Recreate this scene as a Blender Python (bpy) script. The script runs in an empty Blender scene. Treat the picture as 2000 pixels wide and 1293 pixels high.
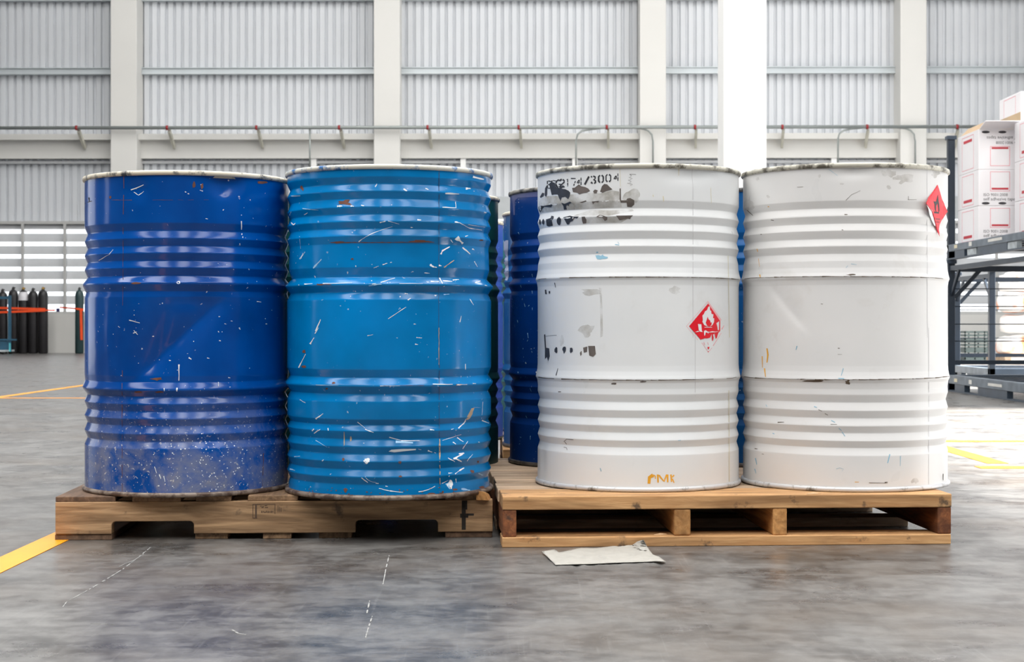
import bpy, bmesh, math, random
from mathutils import Vector, Matrix, noise as mnoise

# ------------------------------------------------------------------ camera, world, lights
sc = bpy.context.scene
F = 3080.0            # focal length in pixels of the 2000 px wide frame
HC = 0.581            # camera height
HY = 635.0            # horizon row
cam_d = bpy.data.cameras.new('camera')
cam_d.sensor_width = 36.0
cam_d.lens = F / 2000.0 * 36.0
cam_d.shift_y = -(646.5 - HY) / 2000.0
cam_d.clip_end = 300
cam_d.dof.use_dof = True
cam_d.dof.focus_distance = 4.25
cam_d.dof.aperture_fstop = 13.0
cam = bpy.data.objects.new('camera', cam_d)
cam.location = (0, 0, HC)
cam.rotation_euler = (math.radians(90), 0, 0)
sc.collection.objects.link(cam)
sc.camera = cam

world = bpy.data.worlds.new('overcast_sky')
sc.world = world
world.use_nodes = True
bg = world.node_tree.nodes['Background']
bg.inputs['Color'].default_value = (0.93, 0.965, 1.0, 1)
bg.inputs['Strength'].default_value = 2.2

sun_d = bpy.data.lights.new('sun', 'SUN')
sun_d.energy = 60.0
sun_d.angle = math.radians(3.0)
sun_d.color = (1.0, 0.975, 0.94)
sun = bpy.data.objects.new('sun', sun_d)
sc.collection.objects.link(sun)
SUN_EL = math.radians(33)
sun.rotation_euler = Vector((-math.cos(SUN_EL), 0.04, -math.sin(SUN_EL))).to_track_quat('-Z', 'Y').to_euler()

ROOF_Z = 10.5
ROOF_LIGHTS = [(-9.0, 2.0), (-4.6, 2.0), (-0.2, 2.0), (4.2, 2.0), (8.6, 2.0)]   # x centre, width: added lamp strips along the hall for unseen skylights
ROOF_LIGHT_POWER = 1030.0
for sx, sw in ROOF_LIGHTS:
    for (y0, y1) in ((-9, 9), (12, 30)):
        ld = bpy.data.lights.new('added_roof_light', 'AREA')  # lamp added under the closed roof for overhead daylight; no skylight is modelled
        ld.shape = 'RECTANGLE'
        ld.size = sw
        ld.size_y = y1 - y0
        ld.energy = ROOF_LIGHT_POWER * (1.0 if y0 < 0 else 0.66)
        ld.color = (1.0, 0.985, 0.96)
        lo = bpy.data.objects.new('added_roof_light', ld)
        lo.location = (sx, (y0 + y1) / 2, ROOF_Z - 0.12)
        sc.collection.objects.link(lo)

sc.view_settings.view_transform = 'Standard'
sc.view_settings.look = 'None'
sc.view_settings.gamma = 1.0
sc.view_settings.use_curve_mapping = False
sc.view_settings.exposure = 0.0
sc.cycles.use_denoising = True
sc.cycles.max_bounces = 10
sc.cycles.diffuse_bounces = 5
sc.cycles.sample_clamp_indirect = 6.0

C = sc.collection
R = random.Random(7)
PI = math.pi

# ------------------------------------------------------------------ helpers
def tag(o, label=None, cat=None, group=None, kind=None):
    if label: o['label'] = label
    if cat: o['category'] = cat
    if group: o['group'] = group
    if kind: o['kind'] = kind
    return o

def empty(name, loc, rz=0.0):
    o = bpy.data.objects.new(name, None)
    o.empty_display_size = 0.1
    o.location = loc
    o.rotation_euler = (0, 0, rz)
    C.objects.link(o)
    return o

class MB:
    def __init__(self):
        self.v = []; self.f = []; self.sm = []; self.mi = []
    def add(self, vs, fs, smooth=False, mi=0):
        b = len(self.v)
        self.v += [tuple(p) for p in vs]
        for f in fs:
            self.f.append([b + i for i in f]); self.sm.append(smooth); self.mi.append(mi)
        return self
    def box(self, x0, x1, y0, y1, z0, z1, mi=0, M=None):
        vs = [(x, y, z) for z in (z0, z1) for y in (y0, y1) for x in (x0, x1)]
        if M is not None: vs = [M @ Vector(p) for p in vs]
        return self.add(vs, [(0,2,3,1),(4,5,7,6),(0,1,5,4),(2,6,7,3),(0,4,6,2),(1,3,7,5)], False, mi)
    def bar(self, a, b, w, h, mi=0, up=Vector((0,0,1))):
        a = Vector(a); b = Vector(b); d = (b - a); L = d.length; d.normalize()
        if abs(d.dot(up)) > 0.98: up = Vector((0,1,0))
        s = d.cross(up).normalized(); u = s.cross(d).normalized()
        vs = []
        for p in (a, b):
            for (i, j) in ((-1,-1),(1,-1),(1,1),(-1,1)):
                vs.append(p + s*(i*w/2) + u*(j*h/2))
        return self.add(vs, [(3,2,1,0),(4,5,6,7),(0,1,5,4),(1,2,6,5),(2,3,7,6),(3,0,4,7)], False, mi)
    def tube(self, pts, r, n=10, cap=True, mi=0):
        pts = [Vector(p) for p in pts]; rings = []
        up = Vector((0,0,1))
        for i, p in enumerate(pts):
            d = (pts[min(i+1, len(pts)-1)] - pts[max(i-1, 0)]).normalized()
            u = up if abs(d.dot(up)) < 0.95 else Vector((0,1,0))
            s = d.cross(u).normalized(); t = s.cross(d).normalized()
            rings.append([p + s*(r*math.cos(2*PI*k/n)) + t*(r*math.sin(2*PI*k/n)) for k in range(n)])
        vs = [q for rg in rings for q in rg]; fs = []
        for i in range(len(pts)-1):
            for k in range(n):
                a = i*n+k; b = i*n+(k+1) % n
                fs.append((a, b, b+n, a+n))
        if cap:
            fs.append(tuple(range(n-1, -1, -1))); fs.append(tuple(range((len(pts)-1)*n, len(pts)*n)))
        return self.add(vs, fs, True, mi)
    def lathe(self, prof, n=32, mi=0, c=(0,0)):
        vs = []; fs = []
        for (r, z) in prof:
            for k in range(n):
                a = 2*PI*k/n
                vs.append((c[0]+r*math.cos(a), c[1]+r*math.sin(a), z))
        for i in range(len(prof)-1):
            for k in range(n):
                a = i*n+k; b = i*n+(k+1) % n
                fs.append((a, b, b+n, a+n))
        return self.add(vs, fs, True, mi)
    def prism(self, outline, axis_vec, mi=0):
        n = len(outline); av = Vector(axis_vec)
        vs = [Vector(p) for p in outline] + [Vector(p) + av for p in outline]
        fs = [tuple(range(n-1, -1, -1)), tuple(range(n, 2*n))]
        for i in range(n):
            j = (i+1) % n
            fs.append((i, j, j+n, i+n))
        return self.add(vs, fs, False, mi)
    def mesh(self, name, mats):
        me = bpy.data.meshes.new(name)
        me.from_pydata(self.v, [], self.f)
        for m in (mats if isinstance(mats, (list, tuple)) else [mats]): me.materials.append(m)
        me.polygons.foreach_set('use_smooth', self.sm)
        me.polygons.foreach_set('material_index', self.mi)
        me.update()
        return me
    def build(self, name, mats, parent=None, bevel=0.0, loc=None):
        o = bpy.data.objects.new(name, self.mesh(name, mats))
        C.objects.link(o)
        if parent is not None: o.parent = parent
        if loc is not None: o.location = loc
        if bevel > 0:
            b = o.modifiers.new('bevel', 'BEVEL'); b.width = bevel; b.segments = 2; b.limit_method = 'ANGLE'
        return o

def copy_tree(o, parent=None):
    c = o.copy(); C.objects.link(c); c.parent = parent
    for ch in list(o.children): copy_tree(ch, c)
    return c

def floor_pt(x, y):
    Y = F*HC/(y-HY)
    return ((x-1000)/F*Y, Y)
def at(x, y, Y):
    return Vector(((x-1000)/F*Y, Y, HC-(y-HY)/F*Y))

# ------------------------------------------------------------------ materials
class NT:
    def __init__(self, name):
        self.m = bpy.data.materials.new(name); self.m.use_nodes = True
        self.t = self.m.node_tree; self.p = self.t.nodes['Principled BSDF']
    def n(self, typ, **kw):
        nd = self.t.nodes.new(typ)
        for k, v in kw.items(): setattr(nd, k, v)
        return nd
    def l(self, a, b): self.t.links.new(a, b)
    def coord(self, scale=(1,1,1), off=(0,0,0), src='Object'):
        tc = self.n('ShaderNodeTexCoord'); mp = self.n('ShaderNodeMapping')
        mp.inputs['Scale'].default_value = scale; mp.inputs['Location'].default_value = off
        self.l(tc.outputs[src], mp.inputs['Vector'])
        return mp.outputs['Vector']
    def noise(self, vec, scale, detail=3, rough=0.5, dist=0.0):
        nd = self.n('ShaderNodeTexNoise')
        nd.inputs['Scale'].default_value = scale; nd.inputs['Detail'].default_value = detail
        nd.inputs['Roughness'].default_value = rough; nd.inputs['Distortion'].default_value = dist
        self.l(vec, nd.inputs['Vector'])
        return nd.outputs['Fac']
    def ramp(self, fac, stops, interp='LINEAR'):
        nd = self.n('ShaderNodeValToRGB'); cr = nd.color_ramp; cr.interpolation = interp
        while len(cr.elements) < len(stops): cr.elements.new(0.5)
        for e, (p, c) in zip(cr.elements, stops):
            e.position = p
            e.color = (c, c, c, 1) if isinstance(c, (int, float)) else (c[0], c[1], c[2], 1)
        self.l(fac, nd.inputs['Fac'])
        return nd.outputs['Color']
    def mix(self, fac, a, b, mode='MIX'):
        nd = self.n('ShaderNodeMix', data_type='RGBA', blend_type=mode)
        for s, v in ((nd.inputs[0], fac), (nd.inputs[6], a), (nd.inputs[7], b)):
            if isinstance(v, (int, float)): s.default_value = v
            elif isinstance(v, (tuple, list)): s.default_value = (v[0], v[1], v[2], 1)
            else: self.l(v, s)
        return nd.outputs[2]
    def math(self, op, a, b=0.0):
        nd = self.n('ShaderNodeMath', operation=op)
        for s, v in ((nd.inputs[0], a), (nd.inputs[1], b)):
            if isinstance(v, (int, float)): s.default_value = v
            else: self.l(v, s)
        return nd.outputs[0]
    def base(self, v):
        if isinstance(v, (tuple, list)): self.p.inputs['Base Color'].default_value = (v[0], v[1], v[2], 1)
        else: self.l(v, self.p.inputs['Base Color'])
    def rough(self, v):
        if isinstance(v, (int, float)): self.p.inputs['Roughness'].default_value = v
        else: self.l(v, self.p.inputs['Roughness'])
    def bump(self, h, strength=0.2, dist=0.01):
        b = self.n('ShaderNodeBump'); b.inputs['Strength'].default_value = strength; b.inputs['Distance'].default_value = dist
        self.l(h, b.inputs['Height']); self.l(b.outputs['Normal'], self.p.inputs['Normal'])

def srgb(r, g, b):
    f = lambda c: (c/255/12.92) if c/255 <= 0.04045 else ((c/255+0.055)/1.055)**2.4
    return (f(r), f(g), f(b))

def plain(name, col, rough=0.5, metal=0.0, var=0.12, scale=6.0):
    t = NT(name); v = t.coord()
    f = t.noise(v, scale, 3)
    d = tuple(c*(1-var) for c in col); u = tuple(min(1, c*(1+var)) for c in col)
    t.base(t.ramp(f, [(0.3, d), (0.7, u)])); t.rough(rough); t.p.inputs['Metallic'].default_value = metal
    return t.m

def paint(name, c1, c2, off, rough=0.3, speck=0.0, speck_col=(0.7,0.75,0.78), rust=0.0, dust=0.0, dustcol=(0.36,0.33,0.32), stain=0.0, bump=0.25, fade=None, spec=0.32):
    t = NT(name); v = t.coord(off=off)
    big = t.noise(v, 3.0, 4, 0.55)
    col = t.mix(t.ramp(big, [(0.35, 0.0), (0.68, 1.0)]), c1, c2)
    if fade is not None:           # sun-bleached patches in streaks round the drum
        vs = t.coord((1.2, 1.2, 5), (off[0]+3, off[1], off[2]))
        col = t.mix(t.math('MULTIPLY', t.ramp(t.noise(vs, 2.2, 3), [(0.5, 0.0), (0.75, 1.0)]), 0.5), col, fade)
    if stain > 0:
        s = t.ramp(t.noise(v, 7.0, 5, 0.62, 0.4), [(0.60, 0.0), (0.78, stain)])
        col = t.mix(s, col, (0.40, 0.34, 0.26))
    if rust > 0:
        s = t.ramp(t.noise(v, 26.0, 4, 0.6), [(0.705-rust*0.02, 0.0), (0.735-rust*0.02, 0.85)])
        col = t.mix(s, col, (0.13, 0.055, 0.03))
    if speck > 0:
        s = t.ramp(t.noise(v, 95.0, 2, 0.5), [(0.735-0.03*speck, 0.0), (0.76-0.03*speck, 0.9)])
        m = t.ramp(t.noise(v, 4.0, 2), [(0.42, 0.0), (0.6, 1.0)])
        col = t.mix(t.math('MULTIPLY', s, m), col, speck_col)
    if dust > 0:                   # dried splash dirt low on the drum
        sp = t.n('ShaderNodeSeparateXYZ'); tc = t.n('ShaderNodeTexCoord'); t.l(tc.outputs['Object'], sp.inputs[0])
        mr = t.n('ShaderNodeMapRange'); mr.inputs[1].default_value = 0.0; mr.inputs[2].default_value = 0.30
        mr.inputs[3].default_value = 1.0; mr.inputs[4].default_value = 0.0
        t.l(sp.outputs['Z'], mr.inputs[0])
        d = t.ramp(t.noise(v, 9.0, 6, 0.65, 0.3), [(0.42, 0.0), (0.64, 1.0)])
        dd = t.math('MULTIPLY', t.math('MULTIPLY', d, mr.outputs[0]), dust)
        col = t.mix(dd, col, dustcol)
        s = t.ramp(t.noise(v, 120.0, 2, 0.5), [(0.655, 0.0), (0.69, 1.0)])
        dd2 = t.math('MULTIPLY', t.math('MULTIPLY', s, mr.outputs[0]), min(1.0, dust*1.1))
        col = t.mix(dd2, col, (0.62, 0.60, 0.57))
    t.base(col)
    t.rough(t.ramp(t.noise(v, 5.0, 4), [(0.3, rough*0.75), (0.75, rough*1.5)]))
    t.p.inputs['Specular IOR Level'].default_value = spec
    t.bump(t.noise(v, 9.0, 2, 0.4), bump, 0.006)
    return t.m

def wood(name, c1, c2, axis, seed=0.0, dark=0.5):
    t = NT(name)
    tc = t.n('ShaderNodeTexCoord'); oi = t.n('ShaderNodeObjectInfo')
    ad = t.n('ShaderNodeVectorMath', operation='ADD'); ms = t.n('ShaderNodeVectorMath', operation='SCALE')
    cb = t.n('ShaderNodeCombineXYZ')
    for i in range(3): t.l(oi.outputs['Random'], cb.inputs[i])
    t.l(cb.outputs[0], ms.inputs[0]); ms.inputs['Scale'].default_value = 37.0 + seed
    t.l(tc.outputs['Object'], ad.inputs[0]); t.l(ms.outputs[0], ad.inputs[1])
    mp = t.n('ShaderNodeMapping'); sc_ = [1, 1, 1]; sc_[axis] = 0.09
    mp.inputs['Scale'].default_value = sc_
    t.l(ad.outputs[0], mp.inputs['Vector'])
    g = t.noise(mp.outputs['Vector'], 90.0, 4, 0.6, 0.6)
    g2 = t.noise(mp.outputs['Vector'], 22.0, 3, 0.5, 1.5)
    col = t.mix(t.ramp(g, [(0.3, 0.0), (0.7, 1.0)]), c1, c2)
    col = t.mix(t.ramp(g2, [(0.42, 0.0), (0.66, 0.75)]), col, tuple(c*0.5 for c in c1))
    mk = t.noise(ad.outputs[0], 14.0, 5, 0.6)
    col = t.mix(t.ramp(mk, [(0.62, 0.0), (0.70, dark)]), col, (0.03, 0.025, 0.022))
    br = t.n('ShaderNodeHueSaturation'); t.l(col, br.inputs['Color'])
    mr = t.n('ShaderNodeMapRange'); mr.inputs[3].default_value = 0.8; mr.inputs[4].default_value = 1.15
    t.l(oi.outputs['Random'], mr.inputs[0]); t.l(mr.outputs[0], br.inputs['Value'])
    t.base(br.outputs['Color']); t.rough(0.75)
    t.bump(g, 0.35, 0.003)
    return t.m

def floor_material():
    t = NT('polished_concrete'); v = t.coord()
    n1 = t.noise(v, 0.8, 5, 0.6, 0.3)
    n2 = t.noise(t.coord((1, 1.3, 1), (5, 9, 0)), 3.6, 6, 0.68, 0.25)
    n3 = t.noise(t.coord((1, 1.2, 1), (1, 3, 0)), 17.0, 6, 0.7, 0.2)
    n4 = t.noise(t.coord((1, 0.5, 1), (8, 3, 0)), 7.5, 5, 0.65, 0.2)
    a = t.mix(t.ramp(n1, [(0.34, 0.0), (0.66, 1.0)]), (0.062, 0.058, 0.055), (0.106, 0.104, 0.102))
    c = t.mix(t.math('MULTIPLY', t.ramp(n2, [(0.40, 0.0), (0.66, 1.0)]), 0.85), a, (0.165, 0.161, 0.155))
    c = t.mix(t.math('MULTIPLY', t.ramp(n2, [(0.32, 1.0), (0.50, 0.0)]), 0.75), c, (0.030, 0.028, 0.027))
    c = t.mix(t.math('MULTIPLY', t.ramp(n4, [(0.34, 1.0), (0.50, 0.0)]), 0.65), c, (0.036, 0.033, 0.032))
    c = t.mix(t.math('MULTIPLY', t.ramp(n4, [(0.52, 0.0), (0.68, 1.0)]), 0.45), c, (0.210, 0.206, 0.200))
    c = t.mix(t.math('MULTIPLY', t.ramp(n3, [(0.45, 0.0), (0.68, 1.0)]), 0.42), c, (0.25, 0.245, 0.24))
    c = t.mix(t.math('MULTIPLY', t.ramp(n3, [(0.30, 1.0), (0.46, 0.0)]), 0.35), c, (0.045, 0.042, 0.040))
    br = t.ramp(t.noise(t.coord(off=(13, 2, 0)), 1.7, 5, 0.6), [(0.46, 0.0), (0.70, 0.5)])
    c = t.mix(br, c, (0.110, 0.082, 0.058))
    bl = t.ramp(t.noise(t.coord(off=(-7, 21, 0)), 2.1, 4), [(0.56, 0.0), (0.75, 0.12)])
    c = t.mix(bl, c, (0.092, 0.100, 0.112))
    for sc_, off in (((2.0, 90, 1), (0, 0, 0)), ((110, 3.0, 1), (4, 4, 0))):
        s = t.ramp(t.noise(t.coord(sc_, off), 1.0, 3, 0.5, 0.4), [(0.62, 0.0), (0.78, 0.25)])
        c = t.mix(s, c, (0.30, 0.296, 0.292))
    t.base(c)
    t.rough(t.ramp(n2, [(0.3, 0.24), (0.7, 0.40)]))
    t.p.inputs['IOR'].default_value = 1.5
    t.bump(n3, 0.04, 0.003)
    return t.m

M = {}
M['floor'] = floor_material()
M['sheet'] = plain('galvanised_sheet', srgb(207, 210, 214), 0.42, 0.0, 0.03, 1.2)
M['cream'] = plain('cream_paint', srgb(212, 211, 207), 0.6, 0, 0.02, 1.0)
M['white'] = plain('white_paint', srgb(240, 240, 238), 0.6, 0, 0.015, 1.0)
M['girt'] = plain('galvanised_girt', srgb(196, 203, 206), 0.35, 0.15, 0.05, 2.0)
M['pipe'] = plain('galvanised_pipe', srgb(150, 156, 154), 0.35, 0.3, 0.08, 2.0)
M['clamp'] = plain('red_clamp', srgb(150, 35, 40), 0.5)
M['bracket'] = plain('bracket_paint', srgb(190, 188, 175), 0.6)
M['grey_panel'] = plain('grey_panel', srgb(176, 180, 182), 0.5, 0, 0.03)
M['slat'] = plain('louvre_metal', srgb(186, 188, 190), 0.4, 0.0, 0.03)
M['mullion'] = plain('mullion_metal', srgb(180, 180, 178), 0.5, 0, 0.03)
M['roof'] = plain('roof_sheet', srgb(170, 172, 174), 0.6, 0, 0.04, 0.5)
M['sidewall'] = plain('side_wall_sheet', srgb(84, 87, 92), 0.6, 0, 0.04, 0.5)
M['yellow'] = plain('yellow_floor_paint', srgb(238, 156, 16), 0.45, 0, 0.10, 5.0)

DRUMP = {}
# ------------------------------------------------------------------ the setting
floor_b = MB(); floor_b.add([(-14.5, -12, 0), (11.6, -12, 0), (11.6, 33.4, 0), (-14.5, 33.4, 0)], [(0, 1, 2, 3)])
floor_o = tag(floor_b.build('floor', M['floor']), 'grey polished concrete warehouse floor', None, None, 'structure')

def stripe(name, x0, x1, y0, y1, label):
    o = MB().box(x0, x1, y0, y1, 0.0003, 0.0018).build(name, M['yellow'])
    return tag(o, label, 'floor marking', 'yellow floor lines')
stripe('floor_stripe', -1.279, -1.197, 0.8, 11.0, 'wide yellow floor line running past the corner of the left pallet')
stripe('floor_stripe', -4.17, -4.09, 11.5, 20.0, 'thin yellow line slanting across the far floor left of the dark blue drum')
stripe('floor_stripe', -7.0, -1.40, 12.50, 12.58, 'level yellow line across the far floor left of the dark blue drum')
stripe('floor_stripe', 1.995, 2.085, 6.62, 7.62, 'yellow line slanting toward the sunlit floor right of the white drums')
stripe('floor_stripe', 1.3, 4.6, 7.84, 7.92, 'thin level yellow line across the floor just below the dark steel rack')
stripe('floor_stripe', 1.90, 2.25, 6.38, 6.48, 'short faint yellow line in the sunlit patch of floor')

# back wall : local origin X=0 ; YW(x) gives the plane of the cladding
def YW(x): return 33.1 - 0.010*x
XL, XR = -14.5, 11.5
COLX = [-13.45, -8.02, -2.58, 2.90, 8.25, 13.6]
PER = 0.168
wall = MB()
wall.add([(XL, YW(XL)-0.25, 0), (XR, YW(XR)-0.25, 0), (XR, YW(XR)-0.25, 0.80), (XL, YW(XL)-0.25, 0.80),
          (XL, YW(XL), 0), (XR, YW(XR), 0), (XR, YW(XR), 0.80), (XL, YW(XL), 0.80)],
         [(0,1,2,3),(3,2,6,7),(5,4,7,6),(0,3,7,4),(1,5,6,2),(0,4,5,1)])
wall_o = tag(wall.build('wall_back', M['cream']), 'far warehouse wall of ribbed sheet above a low white wall', None, None, 'structure')

def sheet_mesh(z0, z1, name):
    pr = []; n = 4
    for i in range(n):
        b = i*PER
        pr += [(b, 0), (b+0.036, 0), (b+0.054, -0.055), (b+0.150, -0.055)]
    pr.append((n*PER+0.004, 0))
    m = MB()
    vs = [(x, y, z) for z in (z0, z1) for (x, y) in pr] + [(x, y+0.004, z) for z in (z0, z1) for (x, y) in pr]
    k = len(pr); fs = []
    for i in range(k-1):
        fs.append((i, i+1, i+1+k, i+k)); fs.append((2*k+i+1, 2*k+i, 3*k+i, 3*k+i+1))
    m.add(vs, fs)
    return m.mesh(name, M['sheet'])
meA = sheet_mesh(4.48, ROOF_Z, 'corrugated_sheet'); meB = sheet_mesh(2.74, 4.12, 'corrugated_sheet'); meC = sheet_mesh(3.27, 4.12, 'corrugated_sheet')
x = XL
while x < XR - 0.1:
    low = meB if x < COLX[1] else meC
    for me in (meA, low):
        o = bpy.data.objects.new('corrugated_sheet', me); C.objects.link(o); o.parent = wall_o
        o.location = (x, YW(x), 0)
    x += 4*PER
EW = 0.27
for cx in COLX[1:5]:
    y = YW(cx)
    MB().box(cx-EW, cx+EW, y-0.62, y-0.04, 0.0, ROOF_Z).build('column', M['cream'], wall_o, 0.012)
for i in range(5):
    a = max(COLX[i]+EW, XL); b = min(COLX[i+1]-EW, XR)
    ya, yb = YW(a), YW(b)
    def slab(d0, d1, z0, z1, name, m, bev=0.0, xa=a, xb=b):
        ya_, yb_ = YW(xa), YW(xb)
        vs = [(xa, ya_-d0, z0), (xb, yb_-d0, z0), (xb, yb_-d1, z0), (xa, ya_-d1, z0),
              (xa, ya_-d0, z1), (xb, yb_-d0, z1), (xb, yb_-d1, z1), (xa, ya_-d1, z1)]
        mm = MB().add(vs, [(3,2,1,0),(4,5,6,7),(0,1,5,4),(1,2,6,5),(2,3,7,6),(3,0,4,7)])
        return mm.build(name, m, wall_o, bev)
    for zg in (5.90, 7.44):
        g = MB()
        for (d0, d1, z0, z1) in ((0.05, 0.20, zg-0.07, zg-0.055), (0.05, 0.20, zg+0.055, zg+0.07), (0.05, 0.16, zg-0.035, zg+0.055), (0.19, 0.20, zg-0.055, zg-0.035)):
            g.add([(a, ya-d0, z0), (b, yb-d0, z0), (b, yb-d1, z0), (a, ya-d1, z0), (a, ya-d0, z1), (b, yb-d0, z1), (b, yb-d1, z1), (a, ya-d1, z1)],
                  [(3,2,1,0),(4,5,6,7),(0,1,5,4),(1,2,6,5),(2,3,7,6),(3,0,4,7)])
        g.build('girt', M['girt'], wall_o)
    slab(0.04, 0.26, 4.06, 4.43, 'beam_web', M['cream'])
    slab(0.04, 0.46, 4.43, 4.55, 'beam_flange', M['cream'])
    slab(0.05, 0.16, 3.965, 4.02, 'head_channel', M['slat'])
    if i > 0:
        slab(0.02, 0.12, 2.80, 3.27, 'lower_panel', M['grey_panel'])
        mid = a + (b-a)*(0.66 if i == 1 else 0.32)
        pz = {1: -4.14, 2: -1.02, 3: 6.7, 4: 9.9}[i]
        for px_ in ([pz] if i != 2 else [-1.02, 1.31]):
            slab(0.05, 0.22, 2.80, 4.06, 'door_post', M['white'], 0, px_-0.055, px_+0.055)
# louvred windows
for i in range(5):
    a = max(COLX[i]+EW, XL); b = min(COLX[i+1]-EW, XR)
    y = YW((a+b)/2)
    fr = MB()
    fr.box(a, b, y-0.16, y-0.02, 0.80, 0.865); fr.box(a, b, y-0.16, y-0.02, 2.70, 2.76)
    win = tag(fr.build('window_%d' % (i+1), M['mullion']), 'louvred window strip with pale slats between wall columns', None, None, 'structure')
    nm = 6; w = 0.885
    mx = (-8.02 - 1.375 + EW*0) - 0.885*0
    xs = []
    xx = -9.375 + w*round((a + 9.375)/w)
    while xx < b:
        if xx > a: xs.append(xx)
        xx += w
    for xx in xs:
        MB().box(xx-0.027, xx+0.027, y-0.17, y-0.11, 0.865, 2.70).build('mullion', M['mullion'], win)
    for k in range(7):
        zc = 0.99 + 0.262*k + 0.12
        vs = [(a, y-0.10, zc-0.092), (b, y-0.10, zc-0.092), (b, y-0.03, zc+0.088), (a, y-0.03, zc+0.088)]
        vs += [(p[0], p[1]+0.006, p[2]) for p in vs]
        MB().add(vs, [(0,1,2,3),(7,6,5,4),(0,4,5,1),(2,6,7,3),(1,5,6,2),(0,3,7,4)]).build('slat', M['slat'], win)

# side walls with openings, wall behind the camera, roof
def opened_wall(name, axis, pos, lo, hi, opens, m, label, t=0.15):
    b = MB(); cur = lo
    def bx(a0, a1, z0, z1):
        if axis == 'x': b.box(pos, pos+t, a0, a1, z0, z1)
        else: b.box(a0, a1, pos, pos+t, z0, z1)
    for (o0, o1, z0, z1) in sorted(opens):
        bx(cur, o0, 0, ROOF_Z)
        if z0 > 0: bx(o0, o1, 0, z0)
        bx(o0, o1, z1, ROOF_Z); cur = o1
    bx(cur, hi, 0, ROOF_Z)
    return tag(b.build(name, m), label, None, None, 'structure')
opened_wall('wall_right', 'x', 11.6, -12, 33.4, [(3.5, 10.6, 0, 6.45), (14.0, 29.0, 0, 6.3)], M['sidewall'], 'side wall with two tall open doorways')
opened_wall('wall_left', 'x', -14.65, -12, 33.4, [(3.4, 5.0, 0.8, 5.5), (10.0, 17.0, 0, 5.5)], M['sidewall'], 'side wall with tall windows and a doorway')
opened_wall('wall_front', 'y', -12.15, -14.65, 11.75, [], M['sidewall'], 'dark end wall behind the viewer')
rb = MB().box(-14.65, 11.75, -12.15, 33.5, ROOF_Z, ROOF_Z+0.1)
tag(rb.build('ceiling', M['roof']), 'closed metal sheet roof out of view', None, None, 'structure')

# free-standing white pillar
pp = empty('pillar', (0, 0, 0))
PY = 21.5
px0, px1 = (1413-1000)/F*PY, (1497-1000)/F*PY
pp.location = ((px0+px1)/2, PY+0.3, 0)
hw = (px1-px0)/2
MB().box(-hw, hw, -0.3, 0.3, 0.02, ROOF_Z-0.01).build('shaft', M['white'], pp, 0.015)
MB().box(-hw-0.04, hw+0.04, -0.34, 0.34, 0, 0.02).build('base_plate', M['girt'], pp)
tag(pp, 'bright white square pillar standing behind the two white drums', 'pillar')

# service pipe with clamps, brackets and conduit drops
pipe = empty('wall_pipe', (0, YW(0)-0.74, 0))
def wpx(xp, d=0.74):
    Y = YW(0)-d
    return (xp-1000)/F*Y
zp = 4.64
MB().tube([(XL, 0.010*-XL, zp), (XR, -0.010*XR, zp)], 0.036, 10).build('pipe', M['pipe'], pipe)
for xp in (147, 325, 500, 662, 835, 1013, 1185, 1357, 1527, 1692, 1867):
    xx = wpx(xp); yy = -0.010*xx
    MB().tube([(xx-0.022, yy, zp), (xx+0.022, yy, zp)], 0.05, 10).build('clamp', M['clamp'], pipe)
    b = MB().bar((xx+0.03, yy+0.05, zp-0.05), (xx+0.06, yy+0.42, zp-0.36), 0.05, 0.09)
    b.build('bracket', M['bracket'], pipe)
def conduit(pts):
    q = []
    for (xp, yp) in pts:
        Y = YW(0)-0.70
        xx = (xp-1000)/F*Y
        q.append((xx, -0.010*xx+0.02, HC-(yp-HY)/F*Y))
    MB().tube(q, 0.018, 8).build('conduit', M['pipe'], pipe)
conduit([(1125, 330), (1125, 275), (1128, 263), (1136, 256), (1150, 254), (1180, 250)])
conduit([(1230, 250), (1255, 252), (1266, 256), (1273, 264), (1275, 277), (1275, 330)])
conduit([(1635, 330), (1635, 272), (1638, 262), (1646, 256), (1660, 253), (1690, 250)])
conduit([(1740, 250), (1765, 252), (1776, 256), (1783, 264), (1785, 277), (1785, 330)])
conduit([(605, 252), (605, 330)])
tag(pipe, 'long thin grey pipe with red clamps running along the far wall', 'pipe')

# ------------------------------------------------------------------ drums
b0 = 0.2855; g0 = 0.0084; hp = 0.2905
PROF_W = [(326,b0),(391,b0),(406,b0-.0062),(421,b0),(436,b0-.0062),(450,b0),(466,b0-.0062),(480,b0),(495,b0-.0062),(509,b0-.0015),(522,b0-.0005),(532,b0+.0022),(539,hp),(541,hp),(546,b0+.002),(556,b0),(715,b0),(726,b0+.001),(734,b0+.003),(740,hp),(742,hp),(748,b0+.001),(760,b0-.001),(771,b0),(786,b0-.0062),(802,b0),(817,b0-.0062),(832,b0),(846,b0-.0062),(861,b0),(875,b0-.0062),(890,b0),(956,b0)]
PROF_B2 = [(330,b0),(346,b0),(360,b0-g0),(374,b0),(389,b0-g0),(405,b0),(419,b0-g0),(433,b0),(447,b0-g0),(461,b0),(476,b0-g0*.8),(522,b0-g0*.6),(541,b0-g0*1.5),(554,hp),(557,hp),(571,b0-g0),(585,b0),(721,b0),(737,b0-g0),(751,hp),(754,hp),(769,b0-g0),(784,b0),(818,b0),(829,b0-g0),(841,b0),(857,b0-g0),(871,b0),(886,b0-g0),(900,b0),(916,b0-g0),(930,b0),(945,b0-g0),(955,b0-g0*.6),(968,b0-g0*.4)]
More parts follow.
